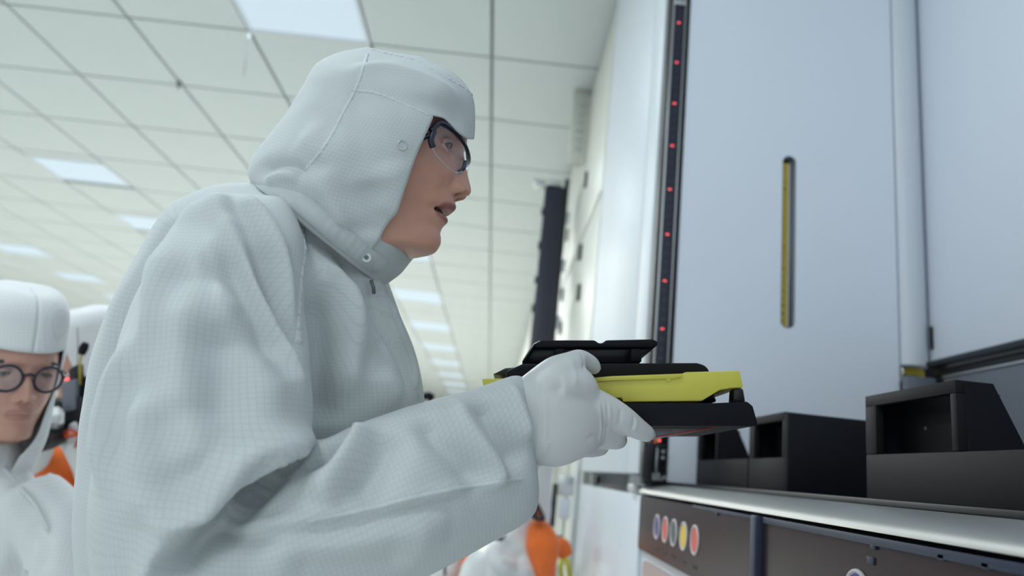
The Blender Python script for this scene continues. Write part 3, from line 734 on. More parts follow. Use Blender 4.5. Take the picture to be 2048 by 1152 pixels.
# faces between last open row (ib-1) and brow row: connect by matching angle instead of index
HF = [f for f in HF if not (len(f) == 4 and f[0]//(hm+1) == ib-1 and f[3]//(hm+1) == ib)]
def row_pts(i): return HV[i*(hm+1):(i+1)*(hm+1)]
A_, B_ = row_pts(ib-1), row_pts(ib)
for j in range(hm+1):
    pass
near = [int(np.argmin(np.linalg.norm(B_-A_[j], axis=1))) for j in range(hm+1)]
for j in range(1, hm+1): near[j] = max(near[j], near[j-1])
a0 = (ib-1)*(hm+1); b0 = ib*(hm+1)
for j in range(hm):
    HF.append((a0+j, a0+j+1, b0+near[j]))
    for q in range(near[j], near[j+1]): HF.append((a0+j+1, b0+q+1, b0+q))
HOOD_FOLDS = [
    ([(640, 335), (665, 395), (700, 470)], .016, -.006), ([(600, 300), (650, 345), (690, 400), (720, 470)], .010, .003),
    ([(515, 345), (550, 332), (590, 335), (620, 355)], .008, .005), ([(530, 362), (565, 348), (600, 352)], .006, -.004), ([(740, 360), (750, 420), (745, 480)], .022, .004),
    ([(600, 270), (650, 300), (720, 290)], .02, -.003), ([(690, 200), (760, 190), (840, 215)], .018, .003), ([(700, 140), (770, 135), (850, 160), (920, 200)], .010, -.003),
    ([(780, 320), (790, 380), (770, 440)], .02, -.003), ([(820, 200), (880, 215), (930, 250)], .012, .003)]
HV2 = folds(HV, HF, [(a, b, c*1.9) for a, b, c in HOOD_FOLDS])
dn = np.array([noise.noise(Vector(v*14.0))*.003+noise.noise(Vector(v*40.0))*.0012 for v in HV2]); HV2 = HV2+vnormals(HV2, HF)*dn[:, None]
me = bpy.data.meshes.new('hood'); me.from_pydata(HV2.tolist(), [], HF); me.update()
uvw = np.zeros((len(HV2), 3)); s_ = np.linspace(0, .30, hn)
for i in range(hn):
    L_ = np.concatenate([[0], np.cumsum(np.linalg.norm(np.diff(row_pts(i), axis=0), axis=1))]); uvw[i*(hm+1):(i+1)*(hm+1), 0] = L_-L_[hm//2]; uvw[i*(hm+1):(i+1)*(hm+1), 1] = s_[i]
at = me.attributes.new('weave', 'FLOAT_VECTOR', 'POINT'); at.data.foreach_set('vector', uvw.ravel())
hood = link('hood', me, 'suit', wom, True)
sd = hood.modifiers.new('thick', 'SOLIDIFY'); sd.thickness = .0018; sd.offset = 0
hood_tree = bvh(HV2, HF)
for nm, pts in (('crown_seam', [(745, 101), (790, 112), (830, 122), (860, 138), (895, 158), (930, 178), (944, 192)]), ('side_seam', [(735, 110), (715, 170), (690, 220), (655, 285), (612, 340)]),
                ('brow_seam', [(705, 181), (750, 186), (800, 205), (870, 236)]), ('face_hem', [(876, 248), (860, 290), (843, 330), (824, 380), (806, 430), (775, 482)])):
    strip(nm, hood_tree, pts, .004 if nm != 'face_hem' else .009, 'seam' if nm != 'face_hem' else 'suit', hood, ripple=.0006 if nm == 'crown_seam' else .0003, lift=.0012)
l_, n_ = hit(hood_tree, 804, 291); n_ = -n_ if n_ @ FW > 0 else n_
ring('snap_ring', l_+n_*.001, n_, .0050, .0008, 'alu', hood)
# collar ------------------------------------------------------------------
def band(rows, n, m=96):
    R_ = catmull(rows, n); V = []; F = []
    for r in R_:
        l, rr = P(r[0], r[1], r[4]), P(r[2], r[3], r[4]); c = (l+rr)/2; e1 = (rr-l)/2; e2 = unit(c-CAM); e2 = e2-unit(e1)*(e2@unit(e1)); e2 = unit(e2)*r[5]
        for j in range(m): a = 2*math.pi*j/m; V.append(c+e1*math.cos(a)-e2*math.sin(a))
    for i in range(n-1):
        for j in range(m): F.append((i*m+j, i*m+(j+1) % m, (i+1)*m+(j+1) % m, (i+1)*m+j))
    return np.array(V), F
CV, CF = band([(522, 380, 762, 574, .855, .108), (532, 366, 775, 560, .855, .112), (548, 354, 800, 540, .855, .106), (562, 344, 824, 512, .855, .099)], 14)
CV = CV+vnormals(CV, CF)*np.array([noise.noise(Vector(v*22))*.004 for v in CV])[:, None]
col_o = obj('collar', CV, CF, 'suit', wom, True); sd = col_o.modifiers.new('thick', 'SOLIDIFY'); sd.thickness = .0025; sd.offset = 0
ctree = bvh(CV, CF)
ht = bvh(np.concatenate([HV2, CV]), HF+[tuple(q+len(HV2) for q in f) for f in CF])
tab = strip('collar_tab', ht, [(600, 402), (650, 446), (700, 488), (735, 514), (762, 532)], .023, 'suit', wom, lift=.004, n=50, ripple=.0003, thick=.002)
sc, sn = hit(ht, 733, 515); sn = -unit(ray(733, 515)); sc = sc+sn*.0055
disc('snap', sc, sn, .0050, .002, 'alu', tab, 20); disc('snap_centre', sc+sn*.0016, sn, .0024, .0015, 'grey_panel', tab, 14)
tube('zip_end', [P(742, 560, .80), P(747, 575, .80), P(748, 586, .805)], .0022, 'grey_panel', wom, 8)
prism('collar_point', [P(755, 556, .845), P(775, 546, .845), P(799, 549, .85), (P(780, 556, .848)), P(760, 566, .845)], FW*.004, 'suit', wom, .0008, 1)

# head ------------------------------------------------------------------
s16, c16 = math.sin(math.radians(16)), math.cos(math.radians(16))
H_UP = unit(.97*(RT*s16+UP*c16)+.24*FW); H_FW = unit(RT*c16-UP*s16); H_LF = np.cross(H_UP, H_FW); H_O = P(760, 320, DH)
def sag(px, py):
    r = ray(px, py); return CAM+r*(((H_O-CAM)@H_LF)/(r@H_LF))
def loc(p): q = np.array(p)-H_O; return np.array([q@H_FW, q@H_LF, q@H_UP])
HROWS = [  # midline x,y ; back centre x,y ; half width ; pinch exponent
    (880, 150, 770, 170, .040, 1.0), (925, 200, 775, 200, .064, 1.0), (936, 250, 780, 250, .071, 1.0), (932, 285, 784, 290, .072, 1.05), (926, 305, 785, 310, .072, 1.1), (921, 345, 785, 345, .0705, 1.25), (911, 392, 778, 385, .066, 1.5),
    (904, 418, 768, 408, .063, 1.7), (897, 432, 764, 418, .0615, 1.75), (891, 442, 760, 426, .060, 1.75), (881, 464, 752, 442, .056, 1.6), (882, 478, 745, 452, .053, 1.5), (880, 490, 738, 462, .051, 1.35), (868, 504, 730, 474, .050, 1.15),
    (838, 508, 720, 490, .050, 1.0), (805, 508, 705, 506, .050, 1.0), (780, 518, 690, 512, .042, 1.0), (745, 520, 680, 518, .034, 1.0), (715, 522, 670, 522, .02, 1.0)]
def face_local():
    rows = []
    for r in HROWS:
        m = loc(sag(r[0], r[1])); k = loc(sag(r[2], r[3])); rows.append((m[0], m[2], k[0], k[2], r[4], r[5], r[1]))
    return rows
FROWS = face_local()
def ss(a, b, x): t = np.clip((x-a)/(b-a), 0, 1); return t*t*(3-2*t)
def build_face(rows, n=170, m=121, mouth_open=1.0, nose=1.0, lipk=1.0):
    R_ = catmull(rows, n); V = []; tint = []; th = np.linspace(-math.pi*.56, math.pi*.56, m); px = .000586
    qs = [r[6] for r in rows]
    F = []
    for i, r in enumerate(R_):
        chinpast = i/(n-1)*(len(rows)-1) > 13.2
        q = r[6] if not chinpast else 900
        mid = np.array([r[0], 0, r[1]]); kk = np.array([r[2], 0, r[3]]); d = mid-kk
        c = np.cos(th); s = np.sin(th); cc = np.sign(c)*np.abs(c)**r[5]
        pts = kk+cc[:, None]*d; pts[:, 1] = r[4]*s; y = np.abs(pts[:, 1])
        fx = np.zeros(m)
        if q < 520:
            Nq = np.interp(q, [295, 310, 330, 350, 362, 370, 376, 383, 389, 394, 398], [0, 3, 9, 17, 23, 27, 28.5, 26, 17, 5, 0])*px*nose
            sg = np.interp(q, [295, 330, 355, 376, 398], [.006, .008, .011, .0135, .012]); fx += Nq*np.exp(-(y/sg)**2.2)
            fx += .0085*nose*np.exp(-((q-384)/9)**2-((y-.0145)/.0052)**2)
            fx -= .0075*np.exp(-((q-391)/4.0)**2-((y-.0072)/.0036)**2)
            fx -= .0030*np.exp(-((q-384)/12)**2-((y-.0215)/.005)**2)
            fx += 7*px*np.exp(-((q-414)/8.5)**2)*np.exp(-(y/.017)**2); fx += 4.5*px*np.exp(-((q-442)/7)**2)*np.exp(-(y/.016)**2)
            qm = 431+3*(y/.025)**2
            gap = np.exp(-((q-qm)/(3.6*mouth_open+.8))**2)*(1-ss(.020, .026, y)); fx -= (.0025+.0065*mouth_open)*gap
            fx -= .0035*np.exp(-((y-.027)/.006)**2-((q-433)/9)**2)
            fx += .004*np.exp(-((y-.036)/.018)**2-((q-362)/26)**2)
            fx -= .011*np.exp(-((y-.031)/.015)**2-((q-313)/17)**2)
            fx += .004*np.exp(-((y-.028)/.02)**2-((q-285)/12)**2)
            fx -= .002*np.exp(-((q-400)/16)**2-((y-.030+.0002*(q-400))/.005)**2)
            lip = np.maximum(np.exp(-((q-(417+7*(y/.02)**2))/7.5)**4), np.exp(-((q-(440-3*(y/.025)**2))/7.5)**4))*(1-ss(.021, .0255, y))*(1-ss(446, 450, np.full(m, q)))
            dark = np.maximum(gap**2*mouth_open**.3, np.exp(-((q-391)/3.5)**2-((y-.0072)/.003)**2))
        else: lip = np.zeros(m); dark = np.zeros(m)
        pts[:, 0] += fx
        V.append(pts); tint.append(np.stack([lip*lipk, np.clip(dark*1.1, 0, 1), np.zeros(m)], 1))
    for i in range(n-1):
        for j in range(m-1): F.append((i*m+j, i*m+j+1, (i+1)*m+j+1, (i+1)*m+j))
    return np.concatenate(V), F, np.concatenate(tint), n, m
def close_back(V, F, n, m, depth):
    """close the head behind the ears so that it is a solid"""
    V = list(V); k = 18; base = len(V)
    for i in range(n):
        a, b = V[i*m], V[i*m+m-1]; c = (a+b)/2; hw = (b-a)/2
        for j in range(1, k): t = math.pi*j/k; V.append(c-hw*math.cos(t)*1.0+np.array([-depth*math.sin(t), 0, 0]))
    idx = lambda i, j: i*m if j == 0 else (i*m+m-1 if j == k else base+i*(k-1)+j-1)
    F = list(F)
    for i in range(n-1):
        for j in range(k): F.append((idx(i, j+1), idx(i, j), idx(i+1, j), idx(i+1, j+1)))
    F.append(tuple([j for j in range(m)][::-1]+[idx(0, j) for j in range(1, k)])); F.append(tuple([(n-1)*m+j for j in range(m)]+[idx(n-1, j) for j in range(k-1, 0, -1)]))
    return np.array(V), F
def head_mesh(name, frame, scale, m, parent, mouth_open=1.0, nose=1.0, depth=.06, wide=1.0):
    O, fx, fy, fz = frame
    V, F, tint, n, mm = build_face(FROWS, mouth_open=mouth_open, nose=nose, lipk=1.0 if mouth_open > .5 else .45)
    V, F = close_back(V, F, n, mm, depth); tint = np.concatenate([tint, np.zeros((len(V)-len(tint), 3))])
    V = V*scale; W = O+V[:, :1]*fx+V[:, 1:2]*fy*wide+V[:, 2:3]*fz
    me = bpy.data.meshes.new(name); me.from_pydata(W.tolist(), [], F); me.update()
    at = me.attributes.new('tint', 'FLOAT_VECTOR', 'POINT'); at.data.foreach_set('vector', tint.ravel())
    return link(name, me, m, parent, True)
hd = head_mesh('head', (H_O, H_FW, H_LF, H_UP), 1.0, 'skin', wom)
def ball(name, c, r, m, parent, seg=20, sq=(1, 1, 1)):
    V = []; F = []
    for i in range(seg+1):
        for j in range(seg): a = math.pi*i/seg; b = 2*math.pi*j/seg; V.append(np.array(c)+r*np.array([math.sin(a)*math.cos(b)*sq[0], math.sin(a)*math.sin(b)*sq[1], math.cos(a)*sq[2]]))
    for i in range(seg):
        for j in range(seg): F.append((i*seg+j, i*seg+(j+1) % seg, (i+1)*seg+(j+1) % seg, (i+1)*seg+j))
    return obj(name, V, F, m, parent, True)
def eyes(frame, parent, scale=1.0, px=882, py=314, brow='brow', gaze=(0, 0)):
    O, fx, fy, fz = frame; e = loc(sag(px, py))*scale
    for s in (-1, 1):
        c = O+fx*(e[0]-.004*scale)+fy*s*.0315*scale+fz*e[2]
        ey = ball('eyeball', c, .0122*scale, 'eye_white', parent, 16)
        g = unit(fx+fy*gaze[0]+fz*gaze[1]); disc('iris', c+g*.0103*scale, g, .0058*scale, .0018*scale, 'iris', ey, 18, .0045*scale)
        up = []; lo = []
        for t in np.linspace(-1, 1, 9):
            a = t*1.05; d = fx*math.cos(a)+fy*s*math.sin(a)
            up.append(c+(d*(.0128)+fz*(.0068*(1-t*t)+.0005))*scale); lo.append(c+(d*.0128-fz*(.0058*(1-t*t)+.0005))*scale)
        sk = parent.children[0].data.materials[0] if parent.children and parent.children[0].data else None
        tube('upper_lid', up, .0036*scale, MT['skin'] if brow == 'brow' else MT['skin_man'], parent, 8, 16); tube('lower_lid', lo, .0030*scale, MT['skin'] if brow == 'brow' else MT['skin_man'], parent, 8, 16)
        tube('eyelash', [u+fx*.0036*scale-fz*.0022*scale for u in up], .0012*scale, 'brow', parent, 6, 14)
        b = [c+(fx*(.0125-.004*abs(t-.3))+fy*s*.022*t+fz*(.020+.003*(1-t*t)))*scale for t in (-.9, -.4, .1, .6, 1.0)]
        tube('eyebrow', b, [.002*scale, .0038*scale, .0038*scale, .003*scale, .001*scale], brow, parent, 8, 14)
eyes((H_O, H_FW, H_LF, H_UP), hd, gaze=(0, -.15))
tv = loc(sag(887, 426)); tt = []
for t in np.linspace(-1, 1, 9): tt.append(H_O+H_FW*(tv[0]-.004*t*t)+H_LF*.014*t+H_UP*(tv[2]+.001))
tube('teeth', tt, .0018, 'teeth', hd, 8, 14)

# safety glasses ------------------------------------------------------------------
sg_ = thing('safety_glasses', 'clear wraparound safety glasses with dark upper frame on the hooded woman', 'glasses', P(905, 290, .84))
def gp(px, py, lat): return P(px, py, DH+lat)     # lat: metres away from the face midline, negative towards the camera
top = [gp(862, 262, -.074), gp(881, 246, -.064), gp(909, 264, -.046), (gp(931, 292, -.020)), gp(937, 312, .0), gp(938, 330, .020), gp(925, 342, .046), gp(895, 345, .064)]
bot = [gp(864, 296, -.074), gp(876, 314, -.066), gp(905, 343, -.047), gp(922, 344, -.020), gp(930, 338, -.004), gp(930, 350, .020), gp(915, 372, .046), gp(890, 385, .064)]
def mir(p): q = loc(p); return H_O+H_FW*q[0]-H_LF*q[1]+H_UP*q[2]
tn = top[:4]; bn = bot[:4]
def midp(p): q = loc(p); return H_O+H_FW*q[0]+H_UP*q[2]
tops = tn+[midp(gp(937, 314, 0))]+[mir(p) for p in tn[::-1]]
bots = bn+[midp(gp(930, 336, 0))]+[mir(p) for p in bn[::-1]]
Tc = catmull(tops, 60); Bc = catmull(bots, 60); Vl = []; Fl = []
for i in range(60):
    for j in range(9): u = j/8; p = Tc[i]*(1-u)+Bc[i]*u; Vl.append(p+H_FW*.004*math.sin(math.pi*u))
for i in range(59):
    for j in range(8): Fl.append((i*9+j, i*9+j+1, i*9+j+10, i*9+j+9))
lens = obj('lens', Vl, Fl, 'lens', sg_, True)
tube('top_frame', tops, [.0032, .0034, .0026, .0022, .0030, .0022, .0026, .0034, .0032], 'frame_dark', sg_, 10, 60)
tube('lens_rim', bots, .0007, 'alu', sg_, 8, 60)
for f in (lambda p: p, mir):
    ar = [f(gp(872, 254, -.068)), f(gp(862, 284, -.074)), f(gp(858, 296, -.076))]
    tube('hinge_block', [f(gp(868, 262, -.072)), f(gp(862, 280, -.075)), f(gp(866, 295, -.073))], .0034, 'frame_dark', sg_, 8, 12)
    tube('temple', [f(gp(866, 268, -.073)), f(gp(820, 285, -.080)), f(gp(770, 300, -.080))], .0028, 'frame_dark', sg_, 8, 12)
    tube('nose_pad', [f(gp(931, 322, -.010)), f(gp(926, 338, -.012)), f(gp(915, 344, -.014)), f(gp(911, 340, -.018))], .0024, 'frame_dark', sg_, 8, 12)

# gloved hands ------------------------------------------------------------------
def px_tube(pts, n=26, nseg=22):
    return sweep([P(a, b, c) for a, b, c, r in pts], [r for a, b, c, r in pts], nseg, n)
def endcap(pts):
    """round finger tips: add a sphere shell at both ends"""
    out = []
    for q in (pts[0], pts[-1]):
        V = []; F = []; c = P(*q[:3]); k = 12
        for i in range(k+1):
            for j in range(k): a = math.pi*(i+.0)/k*.999+.0005; b = 2*math.pi*j/k; V.append(c+q[3]*np.array([math.sin(a)*math.cos(b), math.sin(a)*math.sin(b), math.cos(a)]))
        for i in range(k):
            for j in range(k): F.append((i*k+j, i*k+(j+1) % k, (i+1)*k+(j+1) % k, (i+1)*k+j))
        F.append(tuple(range(k))); F.append(tuple(k*k+j for j in range(k))[::-1]); out.append((V, F))
    return out
palm = loft([(1030, 765, 1050, 925, .746, .028), (1062, 742, 1082, 930, .747, .031), (1100, 738, 1118, 932, .749, .032), (1140, 752, 1155, 920, .754, .029), (1175, 775, 1188, 902, .762, .024), (1204, 798, 1208, 884, .770, .016)], 24, 36, 2.3)
fingers = [
    [(1085, 775, .742, .022), (1115, 745, .746, .0185), (1142, 727, .752, .0130), (1160, 718, .770, .0105), (1180, 728, .785, .0100), (1188, 735, .792, .0085)],
    [(1180, 805, .762, .0175), (1212, 818, .768, .0160), (1245, 837, .774, .0145), (1273, 856, .782, .0122), (1293, 867, .789, .0098)],
    [(1170, 845, .768, .018), (1200, 865, .777, .0155), (1228, 878, .788, .0120), (1238, 880, .797, .0100)],
    [(1160, 862, .772, .016), (1190, 872, .790, .0140), (1215, 875, .806, .0115), (1222, 868, .82, .0095)],
    [(1140, 885, .765, .0150), (1168, 895, .776, .0110), (1190, 899, .788, .0088), (1204, 899, .796, .0072)]]
sh = [palm]+[px_tube(f) for f in fingers]
for f in fingers: sh += endcap(f)
sh.append(px_tube([(1110, 770, .745, .024), (1150, 768, .752, .020), (1172, 790, .760, .017)]))
GV, GF = remesh(sh, 0.0017); GE = edges_of(GF); GV = smooth_v(GV, GE, 16)
GV = folds(GV, GF, [([(1199, 806), (1202, 840), (1200, 882)], .0018, .0013), ([(1208, 805), (1211, 840), (1208, 878)], .0018, .0012), ([(1217, 806), (1220, 835), (1215, 868)], .0018, .0012), ([(1204, 806), (1207, 840), (1204, 882)], .0016, -.0012), ([(1213, 806), (1215, 840), (1211, 872)], .0016, -.0012),
    ([(1241, 818), (1240, 838), (1233, 860)], .0022, -.0013), ([(1266, 832), (1268, 845), (1262, 862)], .002, -.0010), ([(1271, 836), (1273, 848), (1268, 864)], .0018, .0009),
    ([(1072, 755), (1082, 820), (1078, 880), (1066, 925)], .0026, .0016), ([(1084, 780), (1091, 840), (1084, 905)], .0026, .0014), ([(1078, 770), (1087, 830), (1080, 895)], .0022, -.0014), ([(1098, 880), (1085, 915)], .003, .0014),
    ([(1140, 715), (1150, 745), (1150, 775)], .004, .0012), ([(1163, 705), (1168, 725), (1166, 742)], .0018, -.0012), ([(1172, 880), (1190, 872), (1200, 880)], .0025, -.0015)])
GV = smooth_v(GV, GE, 1, .4)
obj('glove', GV, GF, 'glove', wom, True)
lf = [[(1030, 905, .995, .032), (1070, 888, .985, .030), (1110, 872, .975, .027)], [(1100, 868, .972, .014), (1140, 858, .965, .012), (1175, 856, .955, .010), (1195, 858, .945, .008)], [(1095, 880, .985, .014), (1135, 868, .98, .012), (1175, 862, .972, .010), (1200, 862, .965, .008)],
      [(1090, 888, .998, .013), (1130, 874, .995, .011), (1165, 866, .99, .009), (1185, 864, .985, .0075)], [(1085, 895, 1.008, .012), (1120, 884, 1.008, .010), (1148, 876, 1.004, .008)], [(1075, 870, .965, .015), (1100, 850, .955, .012), (1120, 838, .95, .009)]]
sh = [px_tube(f) for f in lf]
for f in lf: sh += endcap(f)
LV, LF_ = remesh(sh, 0.003); LE = edges_of(LF_); LV = smooth_v(LV, LE, 4); obj('glove', LV, LF_, 'glove', wom, True)

# ------------------------------------------------------------------ the pod in her hands
pod = thing('carrier_pod', 'black carrier pod with bright yellow band held in the gloved hands', 'pod', P(1240, 850, .93))
PY = np.cross(np.array([0, 0, 1.0]), unit(RT*np.array([1, 1, 0]))); PY = unit(PY-RT*(PY@RT))     # depth axis of the pod, level
def pp(name, pts, d, depth, m, b=.002, seg=3, parent=None):
    """front outline in px at camera depth d, extruded along the pod's depth axis"""
    q = [P(a, c, d) for a, c in pts]; return prism(name, q, PY*depth, m, parent or pod, b, seg)
DP = .800
pp('base', [(1010, 806), (1430, 806), (1495, 803), (1506, 812), (1516, 848), (1512, 852), (1320, 852), (1000, 856)], DP-.004, .262, 'black_matte', .004, 4)
pp('base_plate', [(1020, 855), (1420, 854), (1425, 857), (1025, 860)], DP+.03, .20, 'black', .001)
pp('skid', [(1310, 860), (1345, 858), (1345, 872), (1312, 874)], DP+.07, .10, 'grey_panel', .001)
pp('skid', [(1060, 862), (1095, 860), (1095, 876), (1060, 878)], DP+.07, .10, 'grey_panel', .001)
tube('red_line', [P(1310, 874, DP+.02), P(1440, 853, DP+.02)], .0006, 'red', pod, 6)
yb = pp('yellow_band', [(964, 757), (1165, 757), (1225, 752), (1365, 747), (1372, 744), (1480, 741), (1487, 775), (1462, 776), (1440, 780), (1404, 802), (1246, 804), (1244, 796), (1226, 796), (1222, 806), (975, 808)], DP, .268, 'yellow', .0016, 2)
pp('band_rib', [(1165, 757), (1225, 752), (1365, 747), (1363, 755), (1345, 757), (1230, 761), (1165, 765)], DP-.0035, .004, 'yellow', .001, 2, yb)
pp('band_rib', [(1330, 757), (1345, 756), (1338, 764)], DP-.0025, .003, 'yellow', .0004, 1, yb)
pp('notch_tab', [(1228, 797), (1244, 797), (1247, 812), (1230, 812)], DP-.001, .01, 'black', .0008, 1)
for a, b, dd in ((1466, 1488, 0), (1466, 1488, .22), (985, 1005, 0), (985, 1005, .22)):
    pp('corner_post', [(a+2, 776), (b-1, 776), (b+4, 806), (a, 806)], DP+.004+dd*.98, .02, 'black', .003, 2)
pp('inner_carrier', [(1010, 778), (1400, 776), (1428, 786), (1436, 804), (1010, 806)], DP+.05, .16, 'black', .004, 3)
pp('dome', [(1012, 742), (1045, 727), (1395, 725), (1412, 730), (1421, 742), (1421, 760), (1012, 762)], DP+.02, .225, 'black_matte', .004, 4)
pp('dome_lip', [(985, 748), (1010, 736), (1050, 733), (1050, 740), (1016, 752)], DP+.06, .14, 'black', .002, 2)
ld = pp('lid_plate', [(1072, 684), (1084, 680), (1190, 680), (1197, 686), (1205, 686), (1212, 680), (1305, 678), (1315, 682), (1316, 690), (1308, 695), (1068, 696)], DP+.045, .13, 'black_matte', .002, 3)
pp('lid_skirt', [(1068, 697), (1304, 696), (1278, 714), (1276, 726), (1140, 726), (1052, 726), (1046, 722)], DP+.06, .10, 'black', .0015, 2)
pp('lid_post', [(1262, 697), (1282, 697), (1284, 724), (1260, 724)], DP+.045, .02, 'black_matte', .002, 2)
pp('lid_post', [(1110, 697), (1130, 697), (1132, 724), (1108, 724)], DP+.045, .02, 'black_matte', .002, 2)
pp('side_wing', [(1044, 722), (1066, 686), (1074, 684), (1070, 692), (1052, 724)], DP+.048, .12, 'black_matte', .001, 2)
tube('wing_rim', [P(1046, 722, DP+.046), P(1068, 688, DP+.046), P(1080, 682, DP+.046)], .0008, 'alu', pod, 6)
# ------------------------------------------------------------------ people in the background
def ell(c, ax3, n=24):
    V = []; F = []; c = np.array(c)
    for i in range(n+1):
        for j in range(n): a = math.pi*(i*.998+.024)/n; b = 2*math.pi*j/n; V.append(c+math.sin(a)*math.cos(b)*ax3[0]+math.sin(a)*math.sin(b)*ax3[1]+math.cos(a)*ax3[2])
    for i in range(n):
        for j in range(n): F.append((i*n+j, i*n+(j+1) % n, (i+1)*n+(j+1) % n, (i+1)*n+j))
    F.append(tuple(range(n))[::-1]); F.append(tuple(n*n+j for j in range(n))); return V, F
def suit_mesh(name, shells, voxel, m, parent, fold=None, amp=.008, seed=0, it=6):
    V, F = remesh(shells, voxel); E = edges_of(F); V = smooth_v(V, E, it)
    if fold: V = folds(V, F, fold)
    N = vnormals(V, F); d = np.array([noise.noise(Vector(v*8.0+seed))*amp+noise.noise(Vector(v*20.0+seed))*amp*.4 for v in V]); V = smooth_v(V+N*d[:, None], E, 1)
    me = bpy.data.meshes.new(name); me.from_pydata(V.tolist(), [], F); me.update()
    at = me.attributes.new('weave', 'FLOAT_VECTOR', 'POINT'); w = np.stack([V@RT, V@UP, V[:, 0]*0], 1); at.data.foreach_set('vector', w.ravel())
    return link(name, me, m, parent, True)
def legs(c, spread=.1, side=None):
    side = np.array(RT*np.array([1, 1, 0])) if side is None else side; side = unit(side); out = []; ft = []
    for s in (-1, 1):
        h = np.array(c)+side*s*spread; f = np.array([h[0], h[1], .08]); out.append(sweep([h+np.array([0, 0, .1]), h, (h+f)/2, f], [.12, .115, .09, .07], 18, 20)); ft.append(f)
    return out, ft
def shoes(ft, parent, fwd):
    fwd = unit(np.array(fwd)*np.array([1, 1, 0]))
    for f in ft:
        V, F = sweep([f-fwd*.07-np.array([0, 0, .03]), f-np.array([0, 0, .025]), f+fwd*.1-np.array([0, 0, .035]), f+fwd*.18-np.array([0, 0, .05])], [.045, .055, .05, .025], 16, 14, True, ((0, 0, 1), .8))
        V = np.array(V); V[:, 2] = np.maximum(V[:, 2], .002); obj('overshoe', V, F, 'suit_far', parent, True)
def local_hood(name, frame, rows, m, parent, scale=1.0, k=64, n=40, brow_i=4, seed=0):
    """rows: z, centre x, half length, half width, opening half angle in degrees (0 = closed)"""
    O, fx, fy, fz = frame; R_ = catmull(rows, n); V = []; F = []; k0 = len(rows)
    for i, r in enumerate(R_):
        t = i/(n-1)*(k0-1); op = t < brow_i; th = math.radians(np.interp(t, range(brow_i+1), [q[4] for q in rows[:brow_i+1]])) if op else 0
        for j in range(k+1):
            a = th+(2*math.pi-2*th)*j/k; p = np.array([r[1]+r[2]*math.cos(a), r[3]*math.sin(a), r[0]])*scale
            V.append(O+fx*p[0]+fy*p[1]+fz*p[2])
    ib = next(i for i in range(n) if i/(n-1)*(k0-1) >= brow_i)
    for i in range(n-1):
        if i == ib-1: continue
        for j in range(k): F.append((i*(k+1)+j, i*(k+1)+j+1, (i+1)*(k+1)+j+1, (i+1)*(k+1)+j))
    V = np.array(V); A = V[(ib-1)*(k+1):ib*(k+1)]; B = V[ib*(k+1):(ib+1)*(k+1)]
    nr = [int(np.argmin(np.linalg.norm(B-A[j], axis=1))) for j in range(k+1)]
    for j in range(1, k+1): nr[j] = max(nr[j], nr[j-1])
    a0, b0 = (ib-1)*(k+1), ib*(k+1)
    for j in range(k):
        F.append((a0+j, a0+j+1, b0+nr[j]))
        for q in range(nr[j], nr[j+1]): F.append((a0+j+1, b0+q+1, b0+q))
    top = len(V); V = np.vstack([V, V[-(k+1):].mean(0)]); 
    for j in range(k): F.append(((n-1)*(k+1)+j, (n-1)*(k+1)+j+1, top))
    d = np.array([noise.noise(Vector(v*14.0+seed))*.006 for v in V]); V = V+vnormals(V, F)*d[:, None]
    me = bpy.data.meshes.new(name); me.from_pydata(V.tolist(), [], F); me.update()
    at = me.attributes.new('weave', 'FLOAT_VECTOR', 'POINT'); w = np.stack([V@RT, V@UP, V[:, 0]*0], 1); at.data.foreach_set('vector', w.ravel())
    o = link(name, me, m, parent, True); sd = o.modifiers.new('thick', 'SOLIDIFY'); sd.thickness = .002; sd.offset = 0
    return o
NAS = loc(sag(926, 305))
def head_frame(px, py, d, fwd, upv, scale=1.0):
    fx = unit(fwd); fz = unit(upv-fx*(upv@fx)); fy = np.cross(fz, fx)
    O = P(px, py, d)-(fx*NAS[0]+fz*NAS[2])*scale; return (O, fx, fy, fz)
ZE = NAS[2]
HOODROWS = [(ZE-.225, -.02, .080, .085, 12), (ZE-.165, -.005, .100, .088, 14), (ZE-.118, -.005, .105, .090, 36), (ZE-.04, -.005, .105, .090, 60), (ZE+.026, 0, .112, .089, 56), (ZE+.065, -.004, .112, .088, 0), (ZE+.10, -.008, .103, .082, 0), (ZE+.125, -.012, .08, .062, 0), (ZE+.134, -.014, .03, .024, 0)]

# man with round glasses at the left edge ------------------------------------------------------------------
man = thing('person', 'man in white suit with round black glasses at the left edge', 'person', P(-10, 1152, 1.45)*np.array([1, 1, 0]))
mf = head_frame(58, 740, 1.36, -.66*FW+.72*RT-.18*UP, UP*math.cos(.20)+RT*math.sin(.20), 1.06)
mh_ = head_mesh('head', mf, 1.06, 'skin_man', man, mouth_open=0.05, nose=1.5, depth=.075, wide=.92)
eyes(mf, mh_, 1.06, brow='iris', gaze=(.1, -.15))
local_hood('hood', mf, [(a, b-.008, c*.90, d*.86, e) for a, b, c, d, e in HOODROWS], 'suit_far', man, 1.06, seed=3)
gl = thing('eyeglasses', 'round black rimmed eyeglasses on the man at the left edge', 'glasses', P(60, 745, 1.36))
O, fx, fy, fz = mf; e = loc(sag(882, 314))*1.06
gc = []
for s in (-1, 1):
    c = O+fx*(e[0]+.030)+fy*s*.034+fz*(e[2]-.002); nrm = unit(fx+fy*s*.12); gc.append((c, nrm))
    ring('rim', c, nrm, .0245, .0026, 'frame_dark', gl, 36, 8); disc('lens', c-nrm*.0005, nrm, .0238, .001, 'lens', gl, 36)
    tube('temple', [c+fy*s*.026-fx*.002+fz*.004, c+fy*s*.040-fx*.03+fz*.004, c+fy*s*.046-fx*.09+fz*.0], .0024, 'frame_dark', gl, 8, 16)
